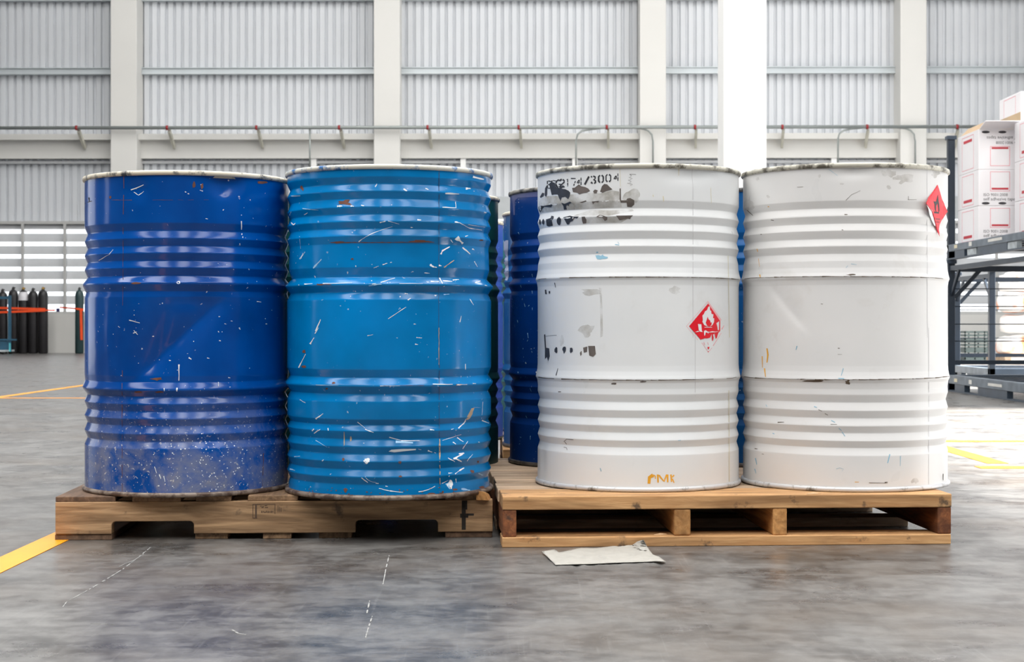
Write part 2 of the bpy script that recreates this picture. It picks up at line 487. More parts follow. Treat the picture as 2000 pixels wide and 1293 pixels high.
PROF_B1 = [(342,b0),(437,b0),(452,b0-g0),(467,b0),(482,b0-g0),(496,b0),(511,b0-g0),(525,b0),(541,b0-g0),(554,hp),(557,hp),(571,b0-.004),(582,b0),(738,b0),(750,b0-.002),(763,hp),(766,hp),(779,b0-g0),(793,b0),(808,b0-g0),(822,b0),(836,b0-g0),(852,b0),(867,b0-g0),(881,b0),(968,b0)]

class Drum:
    def __init__(self, x, y, z0, H, prof, ytop, ybot, dents=()):
        self.x, self.y, self.z0, self.H = x, y, z0, H
        s = (ybot-ytop)/H
        self.k = sorted(((ybot-yy)/s, r) for (yy, r) in prof)
        self.dents = []
        self.dents_px = dents
        for d in dents: self.dents.append(self.prep(d))
    def lin(self, z):
        k = self.k
        if z <= k[0][0]: return k[0][1]
        for i in range(len(k)-1):
            if z <= k[i+1][0]:
                t = (z-k[i][0])/max(1e-9, k[i+1][0]-k[i][0])
                return k[i][1]*(1-t)+k[i+1][1]*t
        return k[-1][1]
    def rz(self, z):
        e = 0.0012
        return (self.lin(z-e)+2*self.lin(z)+self.lin(z+e))/4
    def px(self, xp, yp, r=None):
        """photo pixel -> (theta, local z) on the drum; theta 0 faces -Y"""
        r = r or b0
        a = (xp-1000)/F
        for _ in range(2):
            A = a*a+1; B = -2*(a*self.x+self.y); Cc = self.x**2+self.y**2-r*r
            D = max(0.0, B*B-4*A*Cc)
            t = (-B-math.sqrt(D))/(2*A)
            z = HC-(yp-HY)/F*t-self.z0
            r = self.rz(z)
        return math.atan2(a*t-self.x, self.y-t), z
    def prep(self, d):
        typ = d[0]
        if typ == 'blob':     # xp, yp, rx px, ry px, depth
            th, z = self.px(d[1], d[2]); s = 720.0
            return ('blob', th*b0, z, d[3]/s, d[4]/s, d[5])
        if typ == 'crease':   # x0,y0,x1,y1, wide px, sharp px, depth
            t0, z0 = self.px(d[1], d[2]); t1, z1 = self.px(d[3], d[4]); s = 720.0
            return ('crease', t0*b0, z0, t1*b0, z1, d[5]/s, d[6]/s, d[7])
    def R(self, th, z):
        r = self.rz(z)
        s = th*b0
        for d in self.dents:
            if d[0] == 'blob':
                q = ((s-d[1])/d[3])**2+((z-d[2])/d[4])**2
                if q < 9: r -= d[5]*math.exp(-q)
            else:
                ax, az, bx_, bz = d[1:5]
                ux, uz = bx_-ax, bz-az; L = math.hypot(ux, uz); ux /= L; uz /= L
                al = ((s-ax)*ux+(z-az)*uz)/L
                n = (s-ax)*(-uz)+(z-az)*ux
                tp = max(0.0, min(1.0, min(al+0.15, 1.15-al)/0.4)); tp = tp*tp*(3-2*tp)
                if tp > 0:
                    w = d[5] if n > 0 else d[6]
                    r -= d[7]*tp*math.exp(-math.sqrt(n*n+0.000004)/w)
        r += 0.0007*mnoise.noise(Vector((math.sin(th)*2.2+self.x*9, math.cos(th)*2.2+self.y*7, z*5)))
        return r
    def P(self, th, z, off=0.0):
        r = self.R(th, z)+off
        return (r*math.sin(th), -r*math.cos(th), z)

def lathe_part(prof, n, name, m, parent):
    return MB().lathe(prof, n).build(name, m, parent)

def drum_body(D, m, root, seg=256, fine=0.009):
    zs = set()
    H = D.H; zlo, zhi = 0.010, H-0.010
    n = int((zhi-zlo)/fine)
    for i in range(n+1): zs.add(round(zlo+(zhi-zlo)*i/n, 5))
    for (z, r) in D.k:
        for e in (-0.0016, 0.0, 0.0016):
            if zlo < z+e < zhi: zs.add(round(z+e, 5))
    zs = sorted(zs)
    mb = MB(); vs = []; fs = []
    for z in zs:
        for k in range(seg):
            vs.append(D.P(-PI+2*PI*k/seg, z))
    for i in range(len(zs)-1):
        for k in range(seg):
            a = i*seg+k; b = i*seg+(k+1) % seg
            fs.append((a, b, b+seg, a+seg))
    mb.add(vs, fs, True)
    return mb.build('drum_body', m, root)

def make_drum(name, D, m, rim_m, foot_m, label, group=None, seg=256, fine=0.009):
    root = empty(name, (D.x, D.y, D.z0))
    drum_body(D, m, root, seg, fine)
    H = D.H; rc = b0+0.0006
    prof = [(rc-0.005, H-0.013), (rc+0.0015, H-0.0135), (rc+0.0048, H-0.0105), (rc+0.0056, H-0.006), (rc+0.0044, H-0.0015), (rc+0.001, H), (rc-0.004, H-0.0005), (rc-0.0065, H-0.003), (rc-0.007, H-0.018)]
    lathe_part(prof, 160, 'top_chime', rim_m, root)
    MB().lathe([(rc-0.0068, H-0.017), (0.24, H-0.0185), (0.10, H-0.018), (0.0005, H-0.018)], 96).build('lid', m, root)
    prof = [(0.0005, 0.012), (rc-0.012, 0.012), (rc-0.008, 0.001), (rc-0.003, 0.0), (rc+0.003, 0.0005), (rc+0.0058, 0.004), (rc+0.0056, 0.0095), (rc+0.003, 0.0125), (rc-0.004, 0.0135)]
    lathe_part(prof, 160, 'bottom_chime', foot_m, root)
    # bung plug on the lid
    MB().lathe([(0.034, H-0.0182), (0.034, H-0.012), (0.028, H-0.009), (0.0005, H-0.009)], 24, 0, (0.19, 0.05)).build('bung_plug', rim_m, root)
    tag(root, label, 'drum', group)
    return root

# flat marks on a drum: drawn as polygons measured on the photo, wrapped on the shell
def decal(D, root, name, polys, m, off=0.0006, maxlen=9.0, px=True):
    bm = bmesh.new()
    for poly in polys:
        if len(poly) < 3: continue
        vs = [bm.verts.new((p[0], p[1], 0)) for p in poly]
        es = []
        for i in range(len(vs)):
            try: es.append(bm.edges.new((vs[i], vs[(i+1) % len(vs)])))
            except ValueError: pass
        if len(vs) == 4 or len(vs) == 3:
            try: bm.faces.new(vs)
            except ValueError: pass
        else:
            bmesh.ops.triangle_fill(bm, use_beauty=True, edges=es)
    for _ in range(5):
        lg = [e for e in bm.edges if e.calc_length() > maxlen]
        if not lg: break
        bmesh.ops.subdivide_edges(bm, edges=lg, cuts=1, use_grid_fill=False)
        bmesh.ops.triangulate(bm, faces=bm.faces[:])
    for v in bm.verts:
        th, z = D.px(v.co.x, v.co.y)
        v.co = Vector(D.P(th, z, off))
    bmesh.ops.recalc_face_normals(bm, faces=bm.faces)
    for f in bm.faces:
        c = f.calc_center_median(); n = f.normal
        if n.x*c.x+n.y*c.y < 0: f.normal_flip()
        f.smooth = True
    me = bpy.data.meshes.new(name); bm.to_mesh(me); bm.free()
    me.materials.append(m)
    o = bpy.data.objects.new(name, me); C.objects.link(o); o.parent = root
    if len(polys) > 1 and not name.startswith(('hazard', 'label')): o['kind'] = 'stuff'
    return o

def strk(pts, w0, w1=None, jit=0.0, rnd=R):
    """a stroke polyline -> list of quads (px)"""
    w1 = w0 if w1 is None else w1
    out = []; n = len(pts)
    L = []; Rr = []
    for i, p in enumerate(pts):
        a = pts[max(i-1, 0)]; b = pts[min(i+1, n-1)]
        dx, dy = b[0]-a[0], b[1]-a[1]; l = math.hypot(dx, dy) or 1
        nx, ny = -dy/l, dx/l
        t = i/max(1, n-1); w = (w0*(1-t)+w1*t)*0.5*(1+rnd.uniform(-jit, jit))
        L.append((p[0]+nx*w, p[1]+ny*w)); Rr.append((p[0]-nx*w, p[1]-ny*w))
    for i in range(n-1):
        out.append([L[i], L[i+1], Rr[i+1], Rr[i]])
    return out
def scratch(x0, y0, x1, y1, w=1.6, bend=0.0, n=5, jit=0.5, rnd=R, gaps=0.0):
    pts = []
    dx, dy = x1-x0, y1-y0; l = math.hypot(dx, dy) or 1
    for i in range(n+1):
        t = i/n; bb = bend*4*t*(1-t)
        pts.append((x0+dx*t-dy/l*bb+rnd.uniform(-.3, .3), y0+dy*t+dx/l*bb+rnd.uniform(-.3, .3)))
    q = strk(pts, w, w*0.5, jit, rnd)
    return [p for p in q if rnd.random() >= gaps]
def blotch(xc, yc, rx, ry, rnd=R, n=14, rag=0.35, rot=0.0):
    out = []
    ph = rnd.uniform(0, 9)
    for i in range(n):
        a = 2*PI*i/n
        k = 1+rag*mnoise.noise(Vector((math.cos(a)*1.6+ph, math.sin(a)*1.6, ph)))*1.6
        x_, y_ = rx*k*math.cos(a), ry*k*math.sin(a)
        out.append((xc+x_*math.cos(rot)-y_*math.sin(rot), yc+x_*math.sin(rot)+y_*math.cos(rot)))
    return out

M['paint_navy'] = paint('dark_blue_paint', srgb(0, 60, 134), srgb(0, 82, 168), (0, 0, 0), 0.13, 0.35, rust=0.0, dust=0.8, dustcol=srgb(146, 144, 144), stain=0.0)
M['paint_azure'] = paint('bright_blue_paint', srgb(0, 104, 162), srgb(0, 130, 204), (7, 3, 1), 0.16, 0.5, rust=0.0, bump=0.15)
M['paint_white'] = paint('white_drum_paint', srgb(218, 221, 223), srgb(225, 227, 228), (2, 5, 8), 0.36, 0.0, rust=0.0, stain=0.16, bump=0.12)
M['paint_white_warm'] = paint('warm_white_drum_paint', srgb(217, 217, 217), srgb(224, 223, 222), (12, 4, 3), 0.36, 0.0, stain=0.22, bump=0.12)
M['paint_deep'] = paint('deep_navy_paint', srgb(0, 42, 104), srgb(2, 56, 128), (4, 9, 2), 0.35, 0.7)
M['paint_green'] = paint('dark_green_paint', srgb(10, 54, 56), srgb(14, 68, 68), (1, 9, 6), 0.4, 0.6)
M['paint_mid'] = paint('mid_blue_paint', srgb(0, 70, 130), srgb(10, 88, 146), (3, 2, 6), 0.35, 0.8)
M['paint_teal'] = paint('teal_paint', srgb(12, 112, 118), srgb(18, 126, 128), (5, 5, 6), 0.4, 0.3)
M['paint_violet'] = paint('violet_blue_paint', srgb(38, 60, 140), srgb(44, 76, 160), (2, 2, 3), 0.4, 0.3)
def rim(name, a, b, thr=0.5, metal=0.0, rough=0.45):
    t = NT(name); v = t.coord()
    t.base(t.mix(t.ramp(t.noise(v, 22, 4, 0.65), [(thr-0.06, 0.0), (thr+0.06, 1.0)]), a, b)); t.rough(rough)
    t.p.inputs['Metallic'].default_value = metal
    return t.m
M['rim_cream'] = rim('worn_cream_rim', srgb(214, 206, 188), srgb(60, 66, 74), 0.56)
M['rim_blue'] = rim('worn_blue_rim', srgb(205, 204, 194), srgb(18, 96, 160), 0.56)
M['rim_white'] = rim('worn_white_rim', srgb(200, 197, 184), srgb(96, 92, 82), 0.51)
M['rim_dark'] = rim('dark_rim', srgb(150, 146, 138), srgb(60, 62, 64), 0.5)
M['foot_rust'] = rim('rusty_foot_rim', srgb(138, 124, 112), srgb(84, 66, 56), 0.5, 0.1)
M['foot_silver'] = rim('silver_foot_rim', srgb(205, 206, 208), srgb(120, 116, 110), 0.6, 0.2, 0.35)
M['foot_dark'] = rim('dark_foot_rim', srgb(92, 86, 80), srgb(60, 56, 54), 0.5, 0.1)
M['m_white'] = plain('bare_scratch_white', srgb(226, 232, 236), 0.5)
M['m_bluewhite'] = plain('bare_scratch_blue_white', srgb(150, 195, 228), 0.5)
M['m_rust'] = plain('rust_mark', srgb(104, 66, 52), 0.8, 0, 0.3, 40)
M['m_tan'] = plain('tan_mark', srgb(176, 158, 136), 0.8, 0, 0.2, 40)
M['m_seam'] = plain('seam_dark', srgb(30, 70, 110), 0.6)
M['m_ink'] = plain('stencil_ink', srgb(48, 50, 56), 0.7, 0, 0.15, 30)
M['m_tar'] = plain('smeared_black', srgb(50, 54, 64), 0.7, 0, 0.3, 30)
M['m_tarbrown'] = plain('smeared_brown_black', srgb(98, 90, 86), 0.7, 0, 0.25, 30)
M['m_smudge'] = plain('grey_brown_smudge', srgb(188, 184, 176), 0.6, 0, 0.06, 20)
def smudge(name, col, lo, hi, amax, scale=16.0):
    t = NT(name); v = t.coord(off=(3, 1, 7))
    t.base(col); t.rough(0.6)
    a = t.ramp(t.noise(v, scale, 5, 0.6), [(lo, 0.05), (hi, amax)])
    t.l(a, t.p.inputs['Alpha'])
    return t.m
M['m_smudge'] = smudge('grey_brown_smudge', srgb(150, 142, 126), 0.36, 0.66, 0.55)
M['m_smudge_soft'] = smudge('soft_dirt_smudge', srgb(150, 140, 122), 0.36, 0.70, 0.32, 24.0)
M['m_orange'] = plain('orange_spray_paint', srgb(228, 165, 40), 0.6, 0, 0.1, 30)
M['m_red'] = plain('label_red', srgb(224, 22, 40), 0.35, 0, 0.05, 10)
M['m_pink'] = plain('label_worn_pink', srgb(230, 176, 180), 0.5, 0, 0.05, 10)
M['m_labelwhite'] = plain('label_white', srgb(228, 228, 230), 0.5, 0, 0.02)
M['m_black'] = plain('print_black', srgb(36, 22, 26), 0.5)
M['m_chip'] = plain('chipped_edge', srgb(92, 80, 66), 0.8, 0, 0.3, 40)
M['m_blue_rub'] = plain('blue_rub', srgb(140, 186, 208), 0.6)
M['m_seam_w'] = plain('seam_grey', srgb(196, 196, 198), 0.6, 0, 0.03)
M['m_yellowstain'] = plain('yellow_run', srgb(214, 208, 184), 0.6, 0, 0.05)

# ---- front left dark blue drum
dB1 = Drum(-0.927, 4.51, 0.1183, 0.878, PROF_B1, 334, 976, [
    ('blob', 268, 372, 22, 16, 0.006), ('blob', 440, 356, 34, 20, 0.012), ('blob', 436, 376, 14, 8, 0.004),
    ('crease', 440, 582, 264, 742, 24, 44, 0.020), ('crease', 330, 590, 292, 735, 24, 14, 0.004), ('blob', 380, 590, 60, 16, 0.004),
    ('blob', 300, 650, 30, 70, 0.004), ('blob', 222, 640, 10, 60, 0.002), ('blob', 470, 660, 50, 60, 0.003)])
rB1 = make_drum('steel_drum', dB1, M['paint_navy'], M['rim_cream'], M['foot_rust'], 'scuffed dark blue steel drum with dusty lower half, leftmost of the front row')
r1 = random.Random(3)
def c2(x_, y_): return (150+x_/3.695, 310+y_/3.695)
def c3(x_, y_): return (150+x_/3.59, 640+y_/3.59)
q = []
for (a, b, w) in (((1188,450),(1188,512),3.2),((1190,540),(1190,550),2.8),((1197,560),(1197,572),2.6),((1175,612),(1175,625),2.2),((160,735),(235,690),1.6),((235,690),(262,655),1.6),((385,225),(478,188),2.6),((405,240),(440,262),2.0),((440,262),(480,235),1.6),((375,1165),(450,1185),2.2),((400,1260),(425,1250),2.2),((930,432),(945,434),2.0),((780,240),(790,240),2.2),((800,252),(812,254),2.2),((1300,1030),(1330,1034),1.8),((1175,1220),(1182,1232),2.6),((1030,1140),(1042,1140),1.8),((1070,1190),(1082,1194),1.8),((1115,1170),(1128,1172),1.8),((1362,1190),(1374,1194),2.0)):
    q += scratch(*c2(*a), *c2(*b), w*0.75, 0, 3, 0.3, r1)
for (a, b, w) in (((716,258),(716,372),3.4),((702,420),(702,448),4.0),((612,425),(612,446),3.0),((992,380),(992,410),1.8),((995,25),(1000,32),2.2),((1143,0),(1150,14),3.0),((1000,90),(1012,92),2.2),((915,212),(930,216),2.0),((785,210),(805,222),3.6),((640,228),(655,232),2.0),((1062,350),(1076,352),2.2),((395,20),(420,50),2.0),((545,975),(560,1020),2.2),((580,1030),(590,1060),2.6),((610,1040),(618,1080),2.2)):
    q += scratch(*c3(*a), *c3(*b), w*0.75, 0, 3, 0.3, r1)
q.append(blotch(*c2(734, 893), 3.8, 2.8, r1, 10, 0.15))
for i in range(150):
    xx = r1.gauss(400, 60); yy = r1.uniform(845, 960)
    if 180 < xx < 545: s_ = r1.uniform(0.5, 1.3); q.append(blotch(xx, yy, s_*1.2, s_, r1, 6, 0.2))
for i in range(28):
    xx = r1.uniform(190, 540); yy = r1.uniform(590, 860); s_ = r1.uniform(0.4, 1.0); q.append(blotch(xx, yy, s_, s_, r1, 6, 0.2))
decal(dB1, rB1, 'paint_scratches', q, M['m_white'])
q = [blotch(*c2(430, 898), 9, 2.2, r1, 12, 0.4), blotch(*c2(1340, 170), 12, 2.4, r1, 12, 0.4), blotch(*c2(845, 190), 3, 6, r1), blotch(*c2(905, 198), 3, 5, r1), blotch(*c2(243, 278), 2.5, 2.5, r1),
     blotch(*c3(560, 360), 11, 2.4, r1, 12, 0.5), blotch(*c3(575, 452), 9, 1.6, r1), blotch(*c3(430, 452), 8, 1.6, r1)]
q += scratch(*c2(340, 120), *c2(330, 1060), 1.0, 0, 20, 0.3, r1, 0.3) + scratch(*c3(318, 300), *c3(320, 1180), 1.2, 0, 20, 0.5, r1, 0.25) + scratch(*c3(1310, 880), *c3(1302, 1140), 1.2, 0, 10, 0.5, r1, 0.3)
q += scratch(*c3(930, 1168), *c3(1010, 1160), 4, 0, 6, 0.6, r1)+scratch(*c2(250, 298), *c2(990, 296), 0.6, 0, 20, 0.5, r1, 0.4)
decal(dB1, rB1, 'rust_marks', q, M['m_rust'])
decal(dB1, rB1, 'marker_scrawl', strk([c2(60, 325), c2(85, 312), c2(108, 306)], 1.2)+strk([c2(88, 280), c2(92, 308)], 2.4, 1.0), M['m_ink'])

# ---- front bright blue drum
dB2 = Drum(-0.3446, 4.44, 0.1185, 0.887, PROF_B2, 322, 975, [
    ('blob', 878, 470, 16, 30, 0.004), ('blob', 900, 480, 22, 12, 0.003), ('blob', 620, 420, 14, 60, 0.002), ('blob', 830, 390, 22, 40, 0.0025), ('blob', 690, 870, 60, 40, 0.003), ('blob', 880, 790, 24, 50, 0.003), ('blob', 760, 490, 60, 20, 0.002)])
rB2 = make_drum('steel_drum', dB2, M['paint_azure'], M['rim_blue'], M['foot_rust'], 'bright azure blue steel drum covered in white scratches, right drum on the left pallet')
r2 = random.Random(11)
def c4(x_, y_): return (550+x_/3.695, 310+y_/3.695)
def c5(x_, y_): return (550+x_/3.59, 640+y_/3.59)
q = []
for (a, b, w, bd) in (((770,1155),(898,1070),2.2,0),((910,1020),(932,1008),3.0,0),((555,600),(610,562),1.8,0),((610,562),(800,492),1.4,-2),((770,450),(850,472),1.2,0),((710,462),(750,450),3.0,0),
    ((1250,455),(1285,462),3.2,0),((1285,462),(1350,500),1.8,0),((1350,500),(1445,515),2.4,0),((1345,475),(1465,495),1.2,0),((1380,130),(1460,150),5.0,0),((1330,215),(1365,215),4.5,0),((1180,250),(1280,255),4.2,0),((1160,350),(1260,355),2.4,0),((1255,310),(1258,355),1.8,0),
    ((880,218),(905,232),4.0,0),((1040,212),(1060,222),3.5,0),((575,335),(598,340),3.0,0),((400,342),(438,342),5.0,0),((500,340),(522,344),4.0,0),((165,405),(190,390),2.4,0),((70,460),(85,478),3.0,0),((85,478),(100,465),2.5,0),
    ((1265,570),(1312,612),9.0,0),((1225,585),(1240,605),3.0,0),((1310,640),(1360,688),3.4,0),((1150,690),(1160,665),4.0,0),((1160,665),(1220,635),3.6,0),((1325,560),(1345,555),2.2,0),((1375,650),(1390,658),3.0,0),
    ((665,788),(700,775),1.4,0),((730,764),(762,754),2.4,0),((785,748),(796,748),2.2,0),((1070,765),(1095,780),6.0,0),((1095,780),(1120,785),3.0,0),((1135,770),(1152,772),4.0,0),((1030,824),(1068,826),2.2,0),((940,815),(952,816),1.8,0),((980,440),(1006,442),2.8,0),((930,495),(948,498),2.4,0),((890,972),(912,976),3.6,0),
    ((165,905),(225,902),1.8,0),((300,900),(510,896),1.5,0),((655,905),(680,900),2.4,0),((715,892),(818,860),2.2,0),((850,900),(1020,900),1.2,0),((1075,885),(1135,888),2.6,0),((1140,860),(1160,900),4.0,0),((1165,880),(1230,885),2.6,0),((1235,875),(1280,872),2.6,0),((1395,895),(1435,880),3.2,0),((1465,912),(1480,916),2.6,0),
    ((245,1245),(282,1160),3.0,0),((252,1240),(262,1210),2.0,0),((1285,1180),(1296,1135),2.0,0),((1355,1012),(1385,1056),1.8,0),((955,1192),(968,1194),2.4,0),((140,720),(155,680),2.0,0),((1460,385),(1475,390),3.0,0),((620,1278),(660,1270),1.4,0),((1390,740),(1412,780),1.8,0)):
    q += scratch(*c4(*a), *c4(*b), w*0.72, bd, 4, 0.45, r2)
for (a, b, w, bd) in (((200,115),(228,70),4.0,0),((235,40),(262,0),2.0,0),((120,280),(170,185),2.4,0),((130,505),(170,528),1.6,0),((240,640),(292,602),3.4,0),((532,662),(585,705),2.2,0),((585,712),(645,735),2.8,0),((215,724),(228,710),3.0,0),((228,742),(270,712),2.4,0),((325,705),(328,722),3.0,0),
    ((755,768),(840,792),2.4,0),((840,792),(968,792),2.2,0),((960,852),(980,856),1.6,0),((1025,862),(1055,872),2.8,0),((1070,876),(1082,880),1.6,0),((1040,714),(1070,718),2.4,0),((1240,705),(1285,660),3.2,0),((1285,660),(1292,640),2.4,0),((1190,714),(1208,708),1.8,0),((1345,560),(1395,560),0.5,0),
    ((1125,790),(1260,750),1.4,0),((1230,770),(1272,800),2.2,0),((1200,802),(1222,816),2.6,0),((1270,850),(1305,795),2.0,0),((1205,920),(1270,885),5.0,0),((1215,915),(1262,940),5.0,0),((1240,885),(1278,880),4.0,0),((1165,912),(1215,940),2.4,0),((1300,935),(1338,888),1.4,0),((1380,800),(1388,806),2.8,0),((1410,520),(1402,640),1.0,0),((1405,650),(1450,670),3.0,0),
    ((285,935),(295,925),2.4,0),((560,1052),(605,1086),2.2,0),((585,1046),(660,1085),1.2,3),((660,1090),(682,1092),3.0,0),((730,1110),(745,1114),1.8,0),((682,1126),(760,1145),2.2,0),((760,1145),(852,1154),2.2,0),((960,1150),(1076,1112),2.4,2),((1125,1092),(1170,1070),1.4,0),((1215,1026),(1245,1002),1.8,0),((1245,1002),(1278,982),4.0,0),((1222,1060),(1225,1085),2.4,0),((1170,1020),(1195,1018),2.6,0),((1172,1045),(1176,1035),2.0,0),((945,68),(985,72),1.8,0),((935,116),(955,118),2.4,0),((1288,255),(1288,295),2.6,0),((805,70),(815,72),1.6,0),((240,402),(400,402),1.0,0),((690,408),(830,408),1.4,0),((1060,395),(1200,398),2.0,0),((1230,400),(1300,398),2.6,0),((1340,392),(1362,392),2.6,0)):
    q += scratch(*c5(*a), *c5(*b), w*0.72, bd, 4, 0.45, r2)
q.append(blotch(*c5(598, 934), 7, 5, r2, 14, 0.5)); q.append(blotch(*c5(1180, 1100), 5, 7, r2, 12, 0.4)); q.append([c5(750, 868), c5(770, 856), c5(850, 850), c5(942, 850), c5(940, 858), c5(860, 866), c5(790, 874)])
decal(dB2, rB2, 'paint_scratches', q, M['m_white'])
q = []
for (a, b, w) in (((230,790),(288,725),5.0),((130,725),(170,672),3.5),((70,268),(135,268),4.0),((150,360),(265,372),2.0),((60,410),(70,380),2.0),((1250,70),(1270,66),2.6),((630,910),(720,905),5.0),((130,560),(138,650),1.6),((1170,980),(1210,978),2.0)):
    q += scratch(*c4(*a), *c4(*b), w*0.7, 0, 4, 0.5, r2)
for (a, b, w) in (((800,800),(920,806),5.0),((1380,1020),(1410,1035),4.0),((1160,1090),(1180,1130),8.0),((1260,1130),(1320,1140),5.0),((240,790),(320,840),2.0),((60,990),(95,1000),3.0),((90,905),(130,900),2.0)):
    q += scratch(*c5(*a), *c5(*b), w*0.7, 0, 4, 0.5, r2)
decal(dB2, rB2, 'rubbed_paint', q, M['m_bluewhite'])
q = scratch(*c4(355, 605), *c4(1100, 602), 1.6, 0, 30, 0.6, r2)
q += [blotch(*c4(410, 604), 14, 1.8, r2, 14, 0.4), blotch(*c4(1000, 593), 14, 2.0, r2, 14, 0.4), blotch(*c4(460, 318), 13, 4.2, r2, 16, 0.6), blotch(*c4(148, 212), 3, 5, r2, 10, 0.4, -0.5), blotch(*c4(510, 724), 3, 1.6, r2), blotch(*c4(1440, 588), 4, 1.2, r2),
      blotch(*c4(1010, 598), 22, 1.4, r2, 14, 0.3), blotch(*c5(158, 168), 3.4, 3, r2), blotch(*c5(158, 273), 4.5, 2.4, r2), blotch(*c5(1050, 1168), 6, 2.6, r2, 12, 0.6), blotch(*c5(1125, 1162), 5, 4, r2, 12, 0.6), blotch(*c5(1215, 1134), 5, 2, r2), blotch(*c5(1405, 1120), 5, 2.5, r2), blotch(*c5(450, 1140), 4, 4, r2, 12, 0.6), blotch(*c5(430, 925), 2.4, 3, r2), blotch(*c5(830, 944), 3, 2.4, r2), blotch(*c5(832, 1042), 3.2, 1.8, r2), blotch(*c5(1378, 940), 2, 2, r2), blotch(*c5(365, 388), 3.5, 2, r2), blotch(*c5(318, 428), 3, 1.6, r2), blotch(*c5(1336, 1008), 4, 2.4, r2, 10, 0.3, 0.5)]
q += scratch(*c4(255, 908), *c4(360, 908), 2.4, 0, 6, 0.6, r2) + scratch(*c5(700, 408), *c5(1100, 406), 1.0, 0, 16, 0.6, r2, 0.3)+scratch(*c5(1225, 402), *c5(1262, 398), 3.0, 0, 4, 0.6, r2)
for i in range(40): q.append(blotch(r2.uniform(590, 940), r2.uniform(950, 968), r2.uniform(0.6, 2.2), r2.uniform(0.4, 1.2), r2, 7, 0.4))
decal(dB2, rB2, 'rust_marks', q, M['m_rust'])
q = scratch(*c4(1137, 80), *c4(1133, 1290), 1.6, 0, 40, 0.2, r2)
q += scratch(*c5(1104, 0), *c5(1108, 1110), 1.6, 0, 40, 0.2, r2)
decal(dB2, rB2, 'weld_seam', q, M['m_seam'], 0.0004)
q = scratch(*c5(1107, 780), *c5(1110, 1100), 3.0, 0, 14, 0.5, r2, 0.25) + scratch(*c5(1102, 0), *c5(1102, 260), 1.6, 0, 14, 0.6, r2, 0.3) + [blotch(*c5(437, 780), 1.2, 15, r2, 12, 0.3), blotch(*c5(483, 778), 1.8, 5, r2), blotch(*c5(1325, 600), 3, 14, r2, 12, 0.3, 0.5)]
q += scratch(*c4(1170, 785), *c4(1245, 732), 2.0, 0, 6, 0.6, r2)
decal(dB2, rB2, 'bare_metal_marks', q, M['m_tan'], 0.0008)

# ---- white drums
dW1 = Drum(0.3587, 4.50, 0.134, 0.880, PROF_W, 318, 962, [('blob', 1340, 344, 40, 12, 0.004), ('blob', 1060, 900, 16, 40, 0.003), ('crease', 1330, 336, 1400, 345, 10, 8, 0.003)])
rW1 = make_drum('steel_drum', dW1, M['paint_white'], M['rim_white'], M['foot_silver'], 'white steel drum with black smears and a stencilled number near its top')
dW2 = Drum(0.9476, 4.50, 0.134, 0.882, PROF_W, 317, 961, [('crease', 1505, 560, 1570, 640, 14, 5, 0.004), ('blob', 1668, 336, 36, 9, 0.005), ('blob', 1468, 860, 14, 14, 0.003)])
rW2 = make_drum('steel_drum', dW2, M['paint_white_warm'], M['rim_white'], M['foot_silver'], 'white steel drum with a peeling red diamond sticker, rightmost drum')
r3 = random.Random(5)
def c6(x_, y_): return (940+x_/3.694, 310+y_/3.694)
def c7(x_, y_): return (940+x_/3.592, 640+y_/3.592)
def cz(x_, y_): return (1040+x_/8.696, 320+y_/8.696)
# stencil number : unit strokes with stencil bridges
GL = {
 'B': [[(0,0),(0,.42)],[(0,.58),(0,1)],[(.15,0),(.7,.08),(.8,.25),(.6,.42)],[(.15,.5),(.65,.55),(.85,.75),(.7,.95),(.15,1)]],
 'G': [[(.75,.1),(.45,0),(.15,.15),(0,.42)],[(0,.58),(.15,.88),(.45,1)],[(.6,1),(.85,.85),(.85,.6),(.5,.6)]],
 '2': [[(.05,.2),(.25,.02),(.45,0)],[(.58,0),(.85,.12),(.85,.35),(.5,.6),(.2,.85)],[(.1,.98),(.4,1)],[(.52,1),(.95,.98)]],
 '1': [[(.3,.12),(.5,0),(.5,.45)],[(.5,.55),(.5,.85)],[(.5,.92),(.5,1)]],
 '7': [[(0,.02),(.85,.02)],[(.8,.4),(.65,.65)],[(.6,.75),(.5,1)]],
 '4': [[(.0,.68),(.45,.72)],[(.1,.6),(.45,.3)],[(.45,.3),(.45,.7)],[(.75,0),(.75,.4)],[(.75,.52),(.75,1)]],
 '/': [[(.9,-.05),(.1,1.05)]],
 '3': [[(.05,.15),(.25,.02)],[(.45,0),(.8,.12),(.8,.35),(.55,.48),(.85,.65),(.85,.88),(.6,1)],[(.05,.82),(.35,1)]],
 '0': [[(.3,0),(.05,.2),(.05,.8),(.3,1)],[(.6,0),(.88,.2),(.88,.8),(.6,1)]],
}
q = []
xs = [(255,150),(335,140),(400,140),(460,120),(560,80),(655,100),(755,100),(880,90),(990,100),(1120,100),(1245,105),(1380,100)]
for ch, (x0_, w_) in zip('BBG2174/3004', xs):
    y0_ = 290-(x0_-255)*0.112; hh = 125
    w2 = min(w_, 95)
    ww = 1.9 if ch in '174B' else 2.9
    for st in GL[ch]:
        q += strk([cz(x0_+p[0]*w2, y0_+p[1]*hh) for p in st], ww, None, 0.25, r3)
decal(dW1, rW1, 'stencilled_number', q, M['m_ink'], 0.0006, 6)
